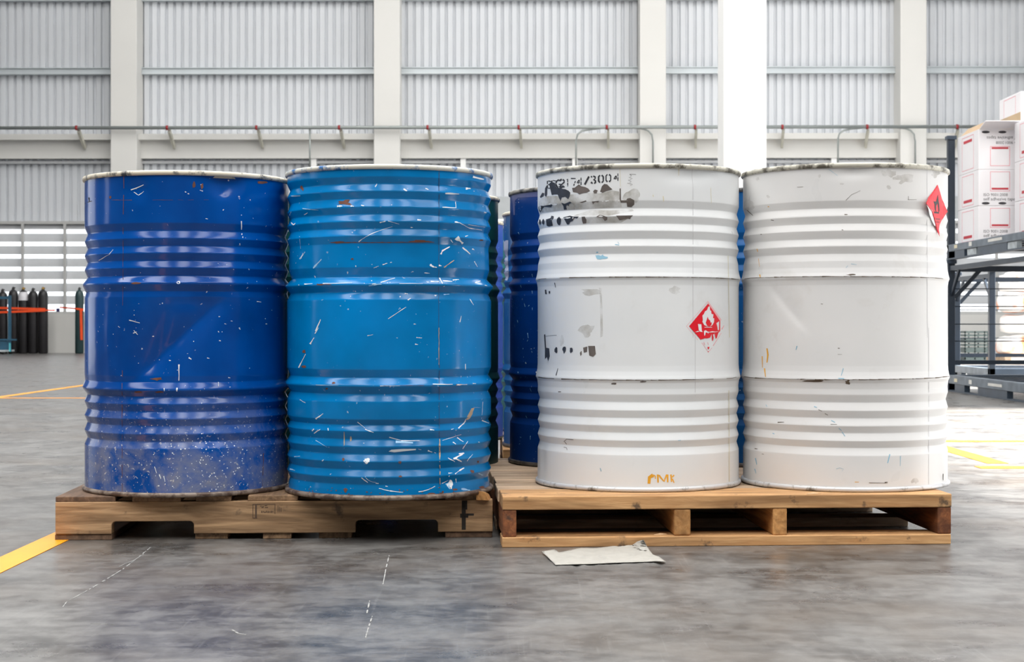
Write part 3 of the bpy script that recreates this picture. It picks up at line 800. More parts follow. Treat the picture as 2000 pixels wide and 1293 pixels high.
# smears
smudge_polys = [[cz(110,640),cz(160,580),cz(270,545),cz(400,540),cz(500,570),cz(620,520),cz(800,510),cz(960,490),cz(1150,500),cz(1350,450),cz(1470,470),cz(1500,640),cz(1520,740),cz(1150,755),cz(700,780),cz(450,800),cz(130,830),cz(105,740)],
          blotch(*cz(1690, 550), 15, 12, r3, 18, 0.3), [cz(700,880),cz(1000,780),cz(1300,790),cz(1700,770),cz(1720,800),cz(1300,880)],
          [cz(850,900),cz(1700,890),cz(1500,1000),cz(920,1010)]]
decal(dW1, rW1, 'grey_smudges', smudge_polys, M['m_smudge'], 0.0004)
decal(dW1, rW1, 'soft_stain', [[c6(850,930),c6(868,935),c6(876,1100),c6(878,1280),c6(860,1290),c6(858,1010)], blotch(*c6(800, 960), 22, 6, r3, 18, 0.4), blotch(*c6(760, 1240), 14, 10, r3, 18, 0.5), blotch(*c7(565, 95), 4, 10, r3), blotch(*c6(1400, 950), 10, 8, r3)], M['m_smudge_soft'], 0.0004)
tar = [[cz(285,340),cz(320,310),cz(380,320),cz(400,400),cz(470,410),cz(520,360),cz(540,380),cz(490,420),cz(560,430),cz(620,460),cz(645,490),cz(630,560),cz(610,600),cz(560,560),cz(500,570),cz(480,630),cz(455,580),cz(430,520),cz(380,520),cz(330,530),cz(310,450)],
       [cz(215,420),cz(240,370),cz(255,400),cz(250,520),cz(235,560),cz(210,540)], [cz(130,560),cz(170,490),cz(205,500),cz(190,550),cz(140,580)],
       [cz(490,660),cz(550,680),cz(640,640),cz(670,660),cz(620,690),cz(620,720),cz(590,700),cz(575,730),cz(590,775),cz(540,780),cz(530,720)],
       [cz(105,730),cz(150,710),cz(190,715),cz(330,685),cz(345,700),cz(320,740),cz(200,730),cz(165,770),cz(140,830),cz(115,790)],
       blotch(*cz(130, 985), 2.0, 5.5, r3, 10, 0.2), blotch(*cz(185, 985), 2.4, 5.5, r3, 10, 0.2),
       [cz(230,945),cz(310,920),cz(325,880),cz(365,890),cz(360,930),cz(330,960),cz(350,1050),cz(280,1065),cz(245,1050)], blotch(*cz(453, 970), 4.2, 7.5, r3, 14, 0.2),
       [cz(525,910),cz(560,900),cz(640,880),cz(690,895),cz(790,895),cz(760,930),cz(715,920),cz(685,970),cz(640,990),cz(625,1030),cz(590,1030),cz(565,980)],
       [c7(442,50),c7(450,45),c7(456,140),c7(478,145),c7(482,200),c7(470,235),c7(462,205),c7(448,220),c7(448,150)], blotch(*c7(526, 158), 3.6, 5, r3), blotch(*c7(582, 156), 3.2, 6, r3), blotch(*c7(632, 156), 3.4, 5, r3),
       [c6(460,945),c6(470,945),c6(475,978),c6(462,976)], [c6(487,955),c6(498,955),c6(498,972),c6(488,972)]]
tar += strk([c6(530, 895), c6(537, 930)], 1.6, 0.6) + strk([c7(538, 285), c7(525, 335)], 0.8, 1.6)+strk([c7(445, 60), c7(530, 52)], 0.5)
decal(dW1, rW1, 'black_smears', tar, M['m_tar'], 0.0007)
brown = [[cz(675,410),cz(720,405),cz(750,380),cz(790,350),cz(830,380),cz(900,395),cz(950,420),cz(980,460),cz(920,490),cz(850,500),cz(800,520),cz(760,490),cz(690,480)],
         [cz(1150,470),cz(1180,380),cz(1220,340),cz(1270,350),cz(1320,400),cz(1360,435),cz(1250,465),cz(1190,490)], [cz(1030,470),cz(1060,435),cz(1110,450),cz(1090,500),cz(1050,500)],
         [cz(1480,420),cz(1500,415),cz(1505,620),cz(1590,620),cz(1610,590),cz(1660,580),cz(1730,620),cz(1730,690),cz(1680,735),cz(1610,730),cz(1600,660),cz(1500,660),cz(1480,600)],
         [cz(835,900),cz(890,895),cz(900,920),cz(920,950),cz(915,1010),cz(860,1015),cz(845,970)], [cz(1080,900),cz(1140,865),cz(1220,885),cz(1270,905),cz(1270,950),cz(1230,970),cz(1190,920)],
         [cz(1420,880),cz(1710,875),cz(1670,910),cz(1660,940),cz(1610,930),cz(1480,960)], [cz(800,655),cz(910,620),cz(920,640),cz(840,660)], [cz(1010,640),cz(1130,630),cz(1120,655),cz(1060,650),cz(1030,690)],
         [c7(750,128),c7(798,128),c7(804,185),c7(785,205),c7(758,195)], [c7(715,140),c7(745,132),c7(742,170),c7(720,175)], blotch(*c7(700, 180), 2, 4, r3), blotch(*c7(932, 393), 6, 1.6, r3), blotch(*c7(1138, 379), 6, 1.6, r3), blotch(*c7(550, 449), 3.5, 0.8, r3)]
brown += strk([c7(580, 800), c7(600, 782), c7(648, 786)], 1.0)+strk([c7(586, 800), c7(600, 818)], 1.0)+strk([c7(580,838),c7(600,842),c7(604,858)],0.8)
for k in range(4):
    yb = 176+k*50
    brown += strk([cz(1650-k*12, yb), cz(1690+(10 if k % 2 else -10), yb+24), cz(1650+r3.uniform(-15, 15), yb+44)], 0.55)
brown += strk([cz(1650, 176), cz(1760, 180)], 0.6)
decal(dW1, rW1, 'brown_smears', brown, M['m_tarbrown'], 0.0006)
# hoop edge chips
def hoop_chips(D, root, ylist, xa, xb, rnd, dens):
    q = []
    cx = (xa+xb)/2
    for (yc, sag) in ylist:
        x_ = xa
        while x_ < xb:
            l = rnd.uniform(6, 26)
            if rnd.random() < dens:
                def yy(t): return yc+sag*(1-math.sqrt(max(0, 1-((t-cx)/(xb-xa)*2)**2)))
                q += strk([(x_, yy(x_)), (x_+l/2, yy(x_+l/2)+rnd.uniform(-.4, .4)), (min(xb, x_+l), yy(min(xb, x_+l)))], rnd.uniform(0.6, 2.2), rnd.uniform(0.4, 1.2))
            x_ += l
    decal(D, root, 'hoop_chips', q, M['m_chip'], 0.0008, 8)
hoop_chips(dW1, rW1, [(541, 5), (742.5, -6)], 1052, 1438, r3, 0.92)
hoop_chips(dW2, rW2, [(540, 5), (741.5, -6)], 1454, 1842, r3, 0.95)
q = []
for pts, w in (([c7(1205,1035),c7(1180,1050),c7(1176,1094)],5.0),([c7(1205,1033),c7(1220,1040),c7(1222,1060)],1.6),([c7(1238,1030),c7(1240,1086)],2.4),([c7(1246,1034),c7(1278,1075)],2.0),([c7(1300,1030),c7(1282,1080)],1.8),([c7(1306,1030),c7(1308,1084)],2.4),([c7(1330,1030),c7(1334,1082)],2.0),([c7(1352,1034),c7(1338,1050)],1.8),([c7(1340,1060),c7(1352,1088)],1.6)):
    q += strk(pts, w*1.5, w*1.1)
q += strk([c7(1140,1158),c7(1230,1154),c7(1320,1152),c7(1410,1146)], 2.0, 1.0)
decal(dW1, rW1, 'orange_lettering', q, M['m_orange'])
q = [blotch(*c6(868, 708), 9, 4, r3, 14, 0.5), blotch(*c6(838, 676), 2, 1.5, r3)] + strk([c6(965,618),c6(995,622)], 1.4)+strk([c6(985,600),c6(995,615)], 0.8)+strk([c7(835,985),c7(842,1008)], 1.6)+strk([c7(1380,792),c7(1400,790)], 1.2)
decal(dW1, rW1, 'blue_rub_marks', q, M['m_blue_rub'])
decal(dW1, rW1, 'weld_seam', strk([c6(1527, 60), c6(1527, 1290)], 0.9)+strk([c7(1500, 0), c7(1500, 480)], 0.9), M['m_seam_w'], 0.0004, 12)
q = strk([c6(1000,60),c6(1004,200)], 0.9)+strk([c6(1425,55),c6(1428,122)], 2.4, 0.8)+strk([c6(1655,210),c6(1660,320)], 0.8)+strk([c6(1312,270),c6(1316,308)], 2.0)+strk([c6(1238,260),c6(1242,275)], 1.6)+strk([c7(1735,440),c7(1738,1080)], 1.4)+strk([c6(1780,700),c6(1790,1290)], 1.2)
decal(dW1, rW1, 'yellow_runs', q, M['m_yellowstain'])
# flammable diamond on the white drum
def cf(x_, y_): return (1320+x_/9.95, 570+y_/9.95)
def rim_poly(pts, w):
    q = []
    for i in range(len(pts)-1): q += strk([pts[i], pts[i+1]], w)
    return q
dia = [cf(203,668),cf(622,180),cf(885,560)]
q = rim_poly([cf(430,935),cf(203,668),cf(622,182),cf(880,540)], 0.7)
q += [[cf(622,225),cf(622,182),cf(885,548),cf(858,570)]]
q += strk([cf(500,990),cf(560,1070)], 1.4, 0.6)+strk([cf(560,1070),cf(625,1165)], 0.9)+strk([cf(640,1160),cf(700,1085)], 0.8)+strk([cf(720,1050),cf(880,800)], 1.6, 1.0)+strk([cf(890,730),cf(935,650)], 2.6, 1.2)+strk([cf(540,980),cf(560,1030)], 1.6)+strk([cf(615,980),cf(632,1030)], 1.2)
lab = decal(dW1, rW1, 'label_worn_edge', q, M['m_pink'], 0.0005, 6)
red = [[cf(255,668),cf(622,228),cf(858,570),cf(858,760),cf(820,800),cf(790,900),cf(770,910),cf(745,800),cf(730,880),cf(712,960),cf(700,940),cf(690,820),cf(660,890),cf(600,905),cf(560,900),cf(480,930)],
       [cf(610,1070),cf(650,1070),cf(640,1110),cf(622,1115)], [cf(612,1155),cf(640,1155),cf(628,1178)]]
lr = decal(dW1, rW1, 'hazard_diamond', red, M['m_red'], 0.0009, 6)
lr['label'] = 'worn red flammable diamond label'
white = [[cf(640,280),cf(655,290),cf(660,360),cf(682,370),cf(685,425),cf(725,440),cf(715,510),cf(740,515),cf(735,590),cf(700,650),cf(660,672),cf(600,672),cf(545,645),cf(510,580),cf(520,550),cf(510,460),cf(540,430),cf(560,380),cf(600,355),cf(620,300)],
         [cf(548,684),cf(705,684),cf(690,694),cf(550,694)], [cf(425,625),cf(490,630),cf(500,760),cf(520,780),cf(470,775),cf(440,740)], [cf(780,610),cf(835,570),cf(830,745),cf(808,745),cf(800,680)],
         [cf(540,760),cf(575,745),cf(600,765),cf(640,780),cf(700,765),cf(760,775),cf(850,765),cf(760,785),cf(640,790),cf(575,790),cf(560,850),cf(545,850)], [cf(365,785),cf(420,760),cf(470,765),cf(420,780)],
         [cf(715,830),cf(730,820),cf(750,890),cf(735,940)], [cf(600,790),cf(640,795),cf(620,810)]]
decal(dW1, rW1, 'label_flame', white, M['m_labelwhite'], 0.0013, 6)
inner = [[cf(612,480),cf(625,530),cf(660,560),cf(665,600),cf(688,590),cf(685,640),cf(650,676),cf(600,660),cf(575,600),cf(590,550)]]
decal(dW1, rW1, 'label_flame_core', inner, M['m_red'], 0.0017, 6)
# marks of the right white drum
def c8(x_, y_): return (1430+x_/3.693, 310+y_/3.693)
def c9(x_, y_): return (1430+x_/3.591, 640+y_/3.591)
q = []
for pts, w in (([c8(470,205),c8(512,203)],0.8),([c8(110,372),c8(150,410)],1.2),([c8(820,300),c8(860,260),c8(925,230)],0.7),([c8(810,402),c8(832,402)],2.0),([c8(280,442),c8(302,446)],1.4),([c8(1265,295),c8(1330,295)],0.8),([c8(1270,270),c8(1272,295)],0.8),([c8(205,546),c8(216,546)],1.2),([c8(790,512),c8(802,514)],1.2),([c8(640,1046),c8(655,1048)],0.9),
    ([c9(320,664),c9(365,662)],1.8),([c9(160,848),c9(180,850)],2.0),([c9(605,575),c9(630,585)],1.0),([c9(650,602),c9(672,614)],1.2),([c9(690,678),c9(735,678)],0.9),([c9(960,1088),c9(1090,1090)],1.0),([c9(1070,1086),c9(1090,1082)],1.6),([c9(740,187),c9(770,187)],0.6),([c9(742,144),c9(756,144)],1.4),([c9(1478,1025),c9(1478,1070)],1.6),([c9(210,885),c9(225,888)],1.2)):
    q += strk(pts, w, w*0.6, 0.3, r3)
q += [blotch(*c9(812, 384), 5, 4, r3, 12, 0.5), blotch(*c9(575, 374), 20, 1.8, r3, 16, 0.4), blotch(*c8(860, 836), 9, 1.2, r3)]
decal(dW2, rW2, 'dark_scuffs', q, M['m_chip'])
q = []
for pts, w in (([c9(245,145),c9(252,190),c9(245,245)],2.6),([c9(212,200),c9(214,280)],1.4),([c9(228,285),c9(235,345)],2.0),([c8(258,345),c8(268,348)],1.6),([c8(180,650),c8(186,672)],1.4),([c8(200,835),c8(204,860)],2.2),([c9(860,1082),c9(890,1082)],1.6),([c8(190,720),c8(198,780)],0.8)):
    q += strk(pts, w, w*0.6, 0.4, r3)
decal(dW2, rW2, 'rust_drips', q, M['m_orange'])
q = []
for pts, w in (([c9(575,552),c9(595,560)],1.6),([c9(695,650),c9(722,664)],1.8),([c9(748,705),c9(768,722)],1.4),([c9(770,730),c9(792,762)],1.8),([c9(1105,888),c9(1090,950)],2.2),([c9(1180,900),c9(1178,970)],1.0),([c9(165,915),c9(175,960)],1.8),([c9(160,990),c9(170,1022)],1.8),([c9(780,285),c9(765,335)],1.4),([c9(745,355),c9(785,357)],2.0),([c9(730,990),c9(755,982),c9(782,992),c9(770,1006)],0.8),([c9(285,740),c9(298,746)],2.0),([c9(455,128),c9(448,155)],1.6),([c8(858,758),c8(898,764)],0.8),([c8(820,788),c8(835,770)],0.8),([c9(238,540),c9(245,555)],1.2),([c8(695,75),c8(760,122)],0.6)):
    q += strk(pts, w, w*0.6, 0.3, r3)
decal(dW2, rW2, 'blue_rub_marks', q, M['m_blue_rub'])
q = [blotch(*c8(790, 182), 4, 2, r3), blotch(*c8(185, 145), 4, 3, r3), blotch(*c8(630, 125), 3, 3, r3), blotch(*c8(260, 272), 3, 3, r3), blotch(*c8(1120, 105), 14, 7, r3, 16, 0.7), blotch(*c8(1230, 150), 16, 8, r3, 18, 0.8), blotch(*c8(1130, 205), 4, 4, r3), blotch(*c9(1280, 1075), 8, 5, r3, 14, 0.5), blotch(*c8(1460, 110), 8, 9, r3, 14, 0.7), blotch(*c8(120, 320), 8, 12, r3, 14, 0.6)]
decal(dW2, rW2, 'grey_smudges', q, M['m_smudge_soft'], 0.0005)
decal(dW2, rW2, 'weld_seam', strk([c8(1405, 60), c8(1408, 1290)], 0.8)+strk([c9(1378, 0), c9(1378, 1100)], 0.8), M['m_seam_w'], 0.0004, 12)
# peeling sticker : a thin sheet with a free, curled left corner
def cs(x_, y_): return (1780+x_/9.23, 340+y_/9.23)
def sticker():
    thc, zc = dW2.px(*cs(430, 650))
    top = dW2.px(*cs(448, 190)); bot = dW2.px(*cs(440, 1125)); lef = dW2.px(*cs(270, 540)); rig = dW2.px(*cs(605, 688))
    thr_ = 1.30
    lt = lef[0]-0.02
    N = 14
    vs = []; fs = []
    half = (top[1]-bot[1])/2; zc = (top[1]+bot[1])/2
    def PT(u, v):       # u,v in -1..1 diamond coords -> point
        th = thc+u*(0.25 if u < 0 else 0.20); z = zc+v*half
        lift = 0.0013
        r_ = max(dW2.rz(z), b0-0.001)
        if u < -0.25 and v < 0.45:
            k = (-u-0.25)/0.75; lift += 0.020*k*k*(1.0-max(0, v)*1.5)
        if u > 0.55: lift += 0.008*(u-0.55)/0.45
        if v < -0.7: lift += 0.006*(-v-0.7)/0.3
        r = r_+lift
        return Vector((r*math.sin(th), -r*math.cos(th), z))
    def quadmap(polys, off, name, m):
        bm = bmesh.new()
        for poly in polys:
            vv = [bm.verts.new((p[0], p[1], 0)) for p in poly]
            es = [bm.edges.new((vv[i], vv[(i+1) % len(vv)])) for i in range(len(vv))]
            bmesh.ops.triangle_fill(bm, use_beauty=True, edges=es)
        for _ in range(5):
            lg = [e for e in bm.edges if e.calc_length() > 0.12]
            if not lg: break
            bmesh.ops.subdivide_edges(bm, edges=lg, cuts=1); bmesh.ops.triangulate(bm, faces=bm.faces[:])
        for v_ in bm.verts:
            p = PT(v_.co.x, v_.co.y); d = Vector((p.x, p.y, 0)).normalized()
            v_.co = p+d*off
        bmesh.ops.recalc_face_normals(bm, faces=bm.faces)
        for f in bm.faces:
            c = f.calc_center_median()
            if f.normal.x*c.x+f.normal.y*c.y < 0: f.normal_flip()
            f.smooth = True
        me = bpy.data.meshes.new(name); bm.to_mesh(me); bm.free(); me.materials.append(m)
        o = bpy.data.objects.new(name, me); C.objects.link(o)
        return o
    st = quadmap([[(-1, 0.2), (0, 1), (1, 0.0), (0.25, -0.55), (0.02, -1), (-0.12, -0.55), (-0.42, -0.05)]], 0.0, 'hazard_sticker', M['m_red'])
    st.parent = rW2; st['label'] = 'peeling red diamond sticker'
    sd = st.modifiers.new('solid', 'SOLIDIFY'); sd.thickness = 0.0006
    fl = quadmap([[(-1, 0.16), (-0.42, -0.03), (-0.12, -0.55), (-0.16, -0.62), (-0.62, -0.25)]], -0.001, 'sticker_backing', M['m_labelwhite'])
    fl.parent = st
    fl2 = quadmap([[(0.02,0.62),(0.09,0.35),(0.2,0.2),(0.22,0.0),(0.12,-0.06),(0.1,0.1),(0.02,0.3),(-0.1,0.18),(-0.12,0.0),(-0.04,-0.08),(-0.2,0.02),(-0.22,0.22),(-0.34,0.34),(-0.14,0.34)], [(-0.26,-0.05),(0.16,-0.05),(0.16,-0.11),(-0.26,-0.11)]], 0.0005, 'sticker_flame', M['m_black'])
    fl2.parent = st
    fl3 = quadmap([[(-0.15,-0.3),(0.3,-0.3),(0.28,-0.35),(-0.15,-0.35)], [(-0.1,-0.42),(0.2,-0.42),(0.2,-0.46),(-0.1,-0.46)]], 0.0005, 'sticker_text', plain('dim_red_print', srgb(150, 12, 26), 0.5))
    fl3.parent = st
sticker()

# ---- drums behind
def back_drum(x, y, z0, H, m, label, rim_m='rim_dark', prof=PROF_B1, top=334, bot=976):
    D = Drum(x, y, z0, H, prof, top, bot)
    return D, make_drum('steel_drum', D, M[m], M[rim_m], M['foot_dark'], label, 'drums in the rows behind', 128, 0.02)
dG, rG = back_drum(0.279, 5.18, 0.134, 0.882, 'paint_deep', 'deep navy drum partly hidden behind the black-smeared white drum')
decal(dG, rG, 'scuffed_band', [[(1000, 380), (1052, 371), (1052, 384), (1012, 386), (1006, 392), (1006, 420), (1003, 420)]], plain('scuffed_violet', srgb(84, 92, 140), 0.5, 0, 0.1, 20))
q = []
for i in range(22):
    xx, yy = r3.uniform(1008, 1042), r3.uniform(430, 890); q += scratch(xx, yy, xx+r3.uniform(-2, 3), yy+r3.uniform(1, 7), 0.9, 0, 2, 0.3, r3)
q += scratch(1031, 650, 1032, 660, 1.4, 0, 2, 0.2, r3)
decal(dG, rG, 'paint_scratches', q, M['m_bluewhite'])
back_drum(0.885, 5.20, 0.134, 0.880, 'paint_mid', 'mid blue drum seen only in the slit between the two white drums')
back_drum(-0.331, 5.19, 0.118, 0.880, 'paint_green', 'dark green drum right behind the bright azure drum', 'rim_cream')
back_drum(-0.935, 5.23, 0.118, 0.880, 'paint_green', 'dark drum in the slit between the two front blue drums')
dC, rC = back_drum(0.254, 5.96, 0.127, 0.875, 'paint_mid', 'blue drum with a torn pale label behind the deep navy drum', 'rim_cream')
decal(dC, rC, 'torn_label', [[(984, 470), (993, 469), (992, 500), (994, 540), (991, 548), (985, 547)], [(985, 425), (988, 424), (987, 440)]], plain('torn_paper', srgb(150, 160, 190), 0.6, 0, 0.1, 40), 0.0008, 5)
back_drum(0.230, 6.87, 0.127, 0.880, 'paint_teal', 'teal green drum barely showing in the gap behind, farthest on the right side', 'rim_cream')
back_drum(-0.322, 6.45, 0.118, 0.882, 'paint_violet', 'violet blue drum barely showing behind the dark green drum', 'rim_cream')

# ------------------------------------------------------------------ pallets
M['wood_r'] = wood('pale_pine_x', srgb(182, 134, 86), srgb(212, 168, 118), 0, 1, 0.8)
M['wood_rt'] = wood('bleached_pine_x', srgb(186, 156, 126), srgb(216, 192, 166), 0, 4, 0.45)
M['wood_rs'] = wood('pale_pine_y', srgb(176, 122, 68), srgb(206, 156, 98), 1, 2, 0.7)
M['wood_red'] = wood('red_brown_pine_y', srgb(112, 62, 34), srgb(160, 100, 58), 1, 5, 0.9)
M['wood_l'] = wood('weathered_pine_x', srgb(138, 106, 74), srgb(186, 152, 114), 0, 3, 0.7)
M['wood_ld'] = wood('weathered_pine_y', srgb(116, 88, 62), srgb(162, 130, 98), 1, 6, 0.5)
M['wood_dk'] = wood('dark_weathered_y', srgb(92, 70, 54), srgb(126, 98, 76), 1, 8, 0.5)
M['nail'] = plain('nail_steel', srgb(70, 66, 64), 0.4, 0.6)

def wplank(x0, x1, y0, y1, z0, z1, name, m, parent, bev=0.0025):
    """plank with its own origin at its centre"""
    b = MB().box(-(x1-x0)/2, (x1-x0)/2, -(y1-y0)/2, (y1-y0)/2, -(z1-z0)/2, (z1-z0)/2)
    o = b.build(name, m, parent, bev)
    o.location = ((x0+x1)/2, (y0+y1)/2, (z0+z1)/2)
    return o

def right_pallet(loc, rz, label, simple=False):
    p = empty('wooden_pallet', loc, rz)
    W, Dp = 1.196, 1.20
    zb, zs, zt = 0.027, 0.098, 0.1335
    for i, (a, b) in enumerate(((0.002, 0.038), (0.453, 0.497), (0.715, 0.753), (1.157, 1.194))):
        wplank(a, b, 0.004, Dp-0.004, zb, zs, 'stringer', M['wood_red'] if i in (0, 3) else M['wood_rs'], p, 0.005 if i == 1 else 0.003)
    for k, (a, b) in enumerate(((0, 0.10), (0.37, 0.47), (0.73, 0.83), (1.10, 1.20))):
        wplank(0.0, W-0.004, a, b, 0.0, zb, 'bottom_board', M['wood_r'] if k == 0 else M['wood_rt'], p)
    ys = [0.0, 0.185, 0.375, 0.555, 0.74, 0.90, 1.05, 1.20]
    for i in range(7):
        wplank(0.0+R.uniform(-.003, .003), W+R.uniform(-.003, .003), ys[i]+0.002, ys[i+1]-0.004, zs, zt-(0 if i == 0 else R.uniform(0, 0.002)), 'deck_board', M['wood_r'] if i == 0 else M['wood_rt'], p)
    tag(p, label, 'pallet')
    return p
ra = math.atan2(0.067, 1.196)
rp = right_pallet((-0.026, 4.114, 0), ra, 'pale pine pallet with open ends under the two white drums')

def left_pallet(loc, rz, label):
    p = empty('wooden_pallet', loc, rz)
    W, Dp = 1.18, 1.2
    zb, zs, zt = 0.0165, 0.1035, 0.118
    def arc(cx, cz, r, a0, a1, n=5): return [(cx+r*math.cos(a0+(a1-a0)*i/n), cz+r*math.sin(a0+(a1-a0)*i/n)) for i in range(n+1)]
    h2 = (zs-zb)/2; zc = (zs+zb)/2
    for (ya, yb) in ((0.0, 0.040), (0.58, 0.62), (1.16, 1.20)):
        ol = [(-W/2, -h2)]
        for (n0, n1) in ((0.150, 0.370), (0.806, 1.030)):
            n0 -= W/2; n1 -= W/2; r = 0.012; ht = -h2+0.034
            ol += [(n0, -h2)] + arc(n0+r, ht-r, r, PI, PI/2) + arc(n1-r, ht-r, r, PI/2, 0) + [(n1, -h2)]
        ol += [(W/2, -h2), (W/2, h2), (-W/2, h2)]
        m = MB()
        # front/back as strips so the concave outline is filled cleanly
        bm = bmesh.new()
        vs = [bm.verts.new((q_[0], 0, q_[1])) for q_ in ol]
        f = bm.faces.new(vs); ret = bmesh.ops.extrude_face_region(bm, geom=[f])
        for v_ in ret['geom']:
            if isinstance(v_, bmesh.types.BMVert): v_.co.y += yb-ya
        bmesh.ops.recalc_face_normals(bm, faces=bm.faces)
        me = bpy.data.meshes.new('notched_stringer'); bm.to_mesh(me); bm.free(); me.materials.append(M['wood_l'])
        o = bpy.data.objects.new('notched_stringer', me); C.objects.link(o); o.parent = p; o.location = (W/2, ya, zc)
        b = o.modifiers.new('bevel', 'BEVEL'); b.width = 0.002; b.segments = 2; b.limit_method = 'ANGLE'
    for (a, b) in ((0.0, 0.16), (0.205, 0.335), (0.375, 0.47), (0.515, 0.65), (0.71, 0.84), (0.89, 1.0), (1.05, 1.153)):
        wplank(a, b, 0.0+R.uniform(0, .008), Dp, zs, zt, 'deck_board', M['wood_dk'] if a < 0.1 else M['wood_ld'], p, 0.002)
    for (a, b) in ((-0.002, 0.150), (0.372, 0.46), (0.555, 0.632), (0.706, 0.795), (1.05, 1.179)):
        wplank(a, b, 0.004+R.uniform(0, .03), Dp, 0.0, zb, 'bottom_board', M['wood_dk'] if (a < 0.1 or a > 1) else M['wood_ld'], p, 0.002)
    tag(p, label, 'pallet')
    return p
la = 0.052
lp = left_pallet((-1.231, 4.250, 0), la, 'weathered notched pallet under the two front blue drums')
# ink stamp and black spray mark on the notched stringer
stp = MB()
def lpx(xp, yp): return ((xp-108)/725.0, (1056-yp)/725.0)
def srect(x0, y0, x1, y1):
    a = lpx(x0, y0); b = lpx(x1, y1)
    stp.box(min(a[0], b[0]), max(a[0], b[0]), -0.0006, -0.0001, min(a[1], b[1]), max(a[1], b[1]))
for (x0, y0, x1, y1) in ((491,986.5,536,987.2),(491,1013.5,500,1014.5),(491,987,492,1014),(496,988,499,1013),(534,988,535,1006),(506,990,509,991),(511,990,512,994),(514,989,519,990),(508,993,512,994),(515,993,521,994)):
    srect(x0, y0, x1, y1)
for k in range(8): srect(508+k*3.1, 1000+(k % 3)*0.7, 509.6+k*3.1, 1004-(k % 2))
for k in range(3): srect(540+k*3, 990+k*2, 541+k*3, 1003)
stp.build('ink_stamp', plain('faded_stamp_ink', srgb(74, 58, 48), 0.9), lp)
sm = MB()
for (x0, y0, x1, y1) in ((902,982,910,1040),(905,982,913,1000),(899,1008,915,1016),(912,1008,926,1012)):
    a = lpx(x0, y0); b = lpx(x1, y1); sm.box(a[0], b[0], -0.0006, -0.0001, b[1], a[1])
sm.build('black_spray_mark', plain('black_spray', srgb(48, 42, 38), 0.9, 0, 0.3, 60), lp)

right_pallet((-0.03, 5.75, -0.007), math.radians(1.2), 'pallet in the dark gap behind, under the blue drum with the torn label')['group'] = 'pallets behind'
left_pallet((-1.28, 5.62, 0.0), math.radians(1.0), 'pallet behind under the violet blue drum, almost hidden')['group'] = 'pallets behind'

# loose wood pieces
of = MB().add([(0,0,0),(0.034,-0.012,0),(0.040,0.05,0),(0.004,0.06,0),(0,0,0.026),(0.024,-0.010,0.024),(0.034,0.05,0.012),(0.004,0.06,0.024)], [(3,2,1,0),(4,5,6,7),(0,1,5,4),(1,2,6,5),(2,3,7,6),(3,0,4,7)]).build('wood_offcut', M['wood_rs'], None, 0.001)
of.location = (-0.098, 4.300, 0.1036); tag(of, 'small broken wood block wedged beside the bright azure drum', 'wood piece')
def splinter(xp, yp, z, Y, L, ang, label):
    w = MB().add([(-L/2,0,0),(0,-0.004,0),(L/2,0.001,0),(0,0.004,0),(-L/2,0,0.0015),(0,-0.003,0.004),(L/2,0.001,0.0015),(0,0.003,0.004)], [(3,2,1,0),(4,5,6,7),(0,1,5,4),(1,2,6,5),(2,3,7,6),(3,0,4,7)])
    o = w.build('wood_splinter', plain('fresh_splinter', srgb(222, 190, 150), 0.8)); o.location = ((xp-1000)/F*Y, Y, z); o.rotation_euler = (0, 0, ang)
    tag(o, label, 'wood chip', 'wood splinters')
splinter(1290, 1047, 0.0275, 4.165, 0.036, 0.2, 'pale wood splinter on the lower board beside the upright near the paper scrap')
splinter(1590, 1000, 0.1345, 4.175, 0.05, 0.5, 'pale splinter at the front edge of the pallet top under the right white drum')

# ------------------------------------------------------------------ paper scrap and floor scratches
def paper():
    ol = [(1058,1077),(1083,1073),(1092,1079),(1135,1069.5),(1160,1070.5),(1225,1063),(1240,1059),(1257,1054),(1264,1068),(1275,1083),(1287,1087),(1301,1097),(1280,1096),(1262,1097),(1200,1099),(1160,1101),(1085,1103),(1072,1090)]
    bm = bmesh.new()
    vs = [bm.verts.new((p[0], p[1]*2.2, 0)) for p in ol]
    es = [bm.edges.new((vs[i], vs[(i+1) % len(vs)])) for i in range(len(vs))]
    bmesh.ops.triangle_fill(bm, use_beauty=True, edges=es)
    for _ in range(6):
        lg = [e for e in bm.edges if e.calc_length() > 7]
        if not lg: break
        bmesh.ops.subdivide_edges(bm, edges=lg, cuts=1); bmesh.ops.triangulate(bm, faces=bm.faces[:])
    cx, cy = floor_pt(1180, 1085)
    for v in bm.verts:
        xp, yp = v.co.x, v.co.y/2.2
        z = 0.0035+0.0035*mnoise.noise(Vector((xp*0.06, yp*0.12, 0)))+0.0016*mnoise.noise(Vector((xp*0.16, yp*0.3, 4)))
        k = max(0.0, 1-math.hypot((xp-1257)/26, (yp-1054)/22)); z += 0.024*k
        k = max(0.0, 1-math.hypot((xp-1062)/30, (yp-1075)/12)); z += 0.006*k
        k = max(0.0, 1-math.hypot((xp-1290)/16, (yp-1095)/10)); z += 0.006*k
        z = max(z, 0.0012)
        Y = F*(HC-z)/(yp-HY)
        v.co = Vector(((xp-1000)/F*Y-cx, min(Y, 4.126)-cy, z))
    bmesh.ops.recalc_face_normals(bm, faces=bm.faces)
    for f in bm.faces:
        if f.normal.z < 0: f.normal_flip()
        f.smooth = True
    me = bpy.data.meshes.new('paper_scrap'); bm.to_mesh(me); bm.free()
    me.materials.append(plain('tissue_paper', srgb(166, 163, 156), 0.8, 0, 0.06, 30))
    o = bpy.data.objects.new('paper_scrap', me); C.objects.link(o); o.location = (cx, cy, 0)
    s = o.modifiers.new('solid', 'SOLIDIFY'); s.thickness = 0.0006
    tag(o, 'crumpled pale paper scrap lying on the floor before the right pallet', 'paper')
paper()
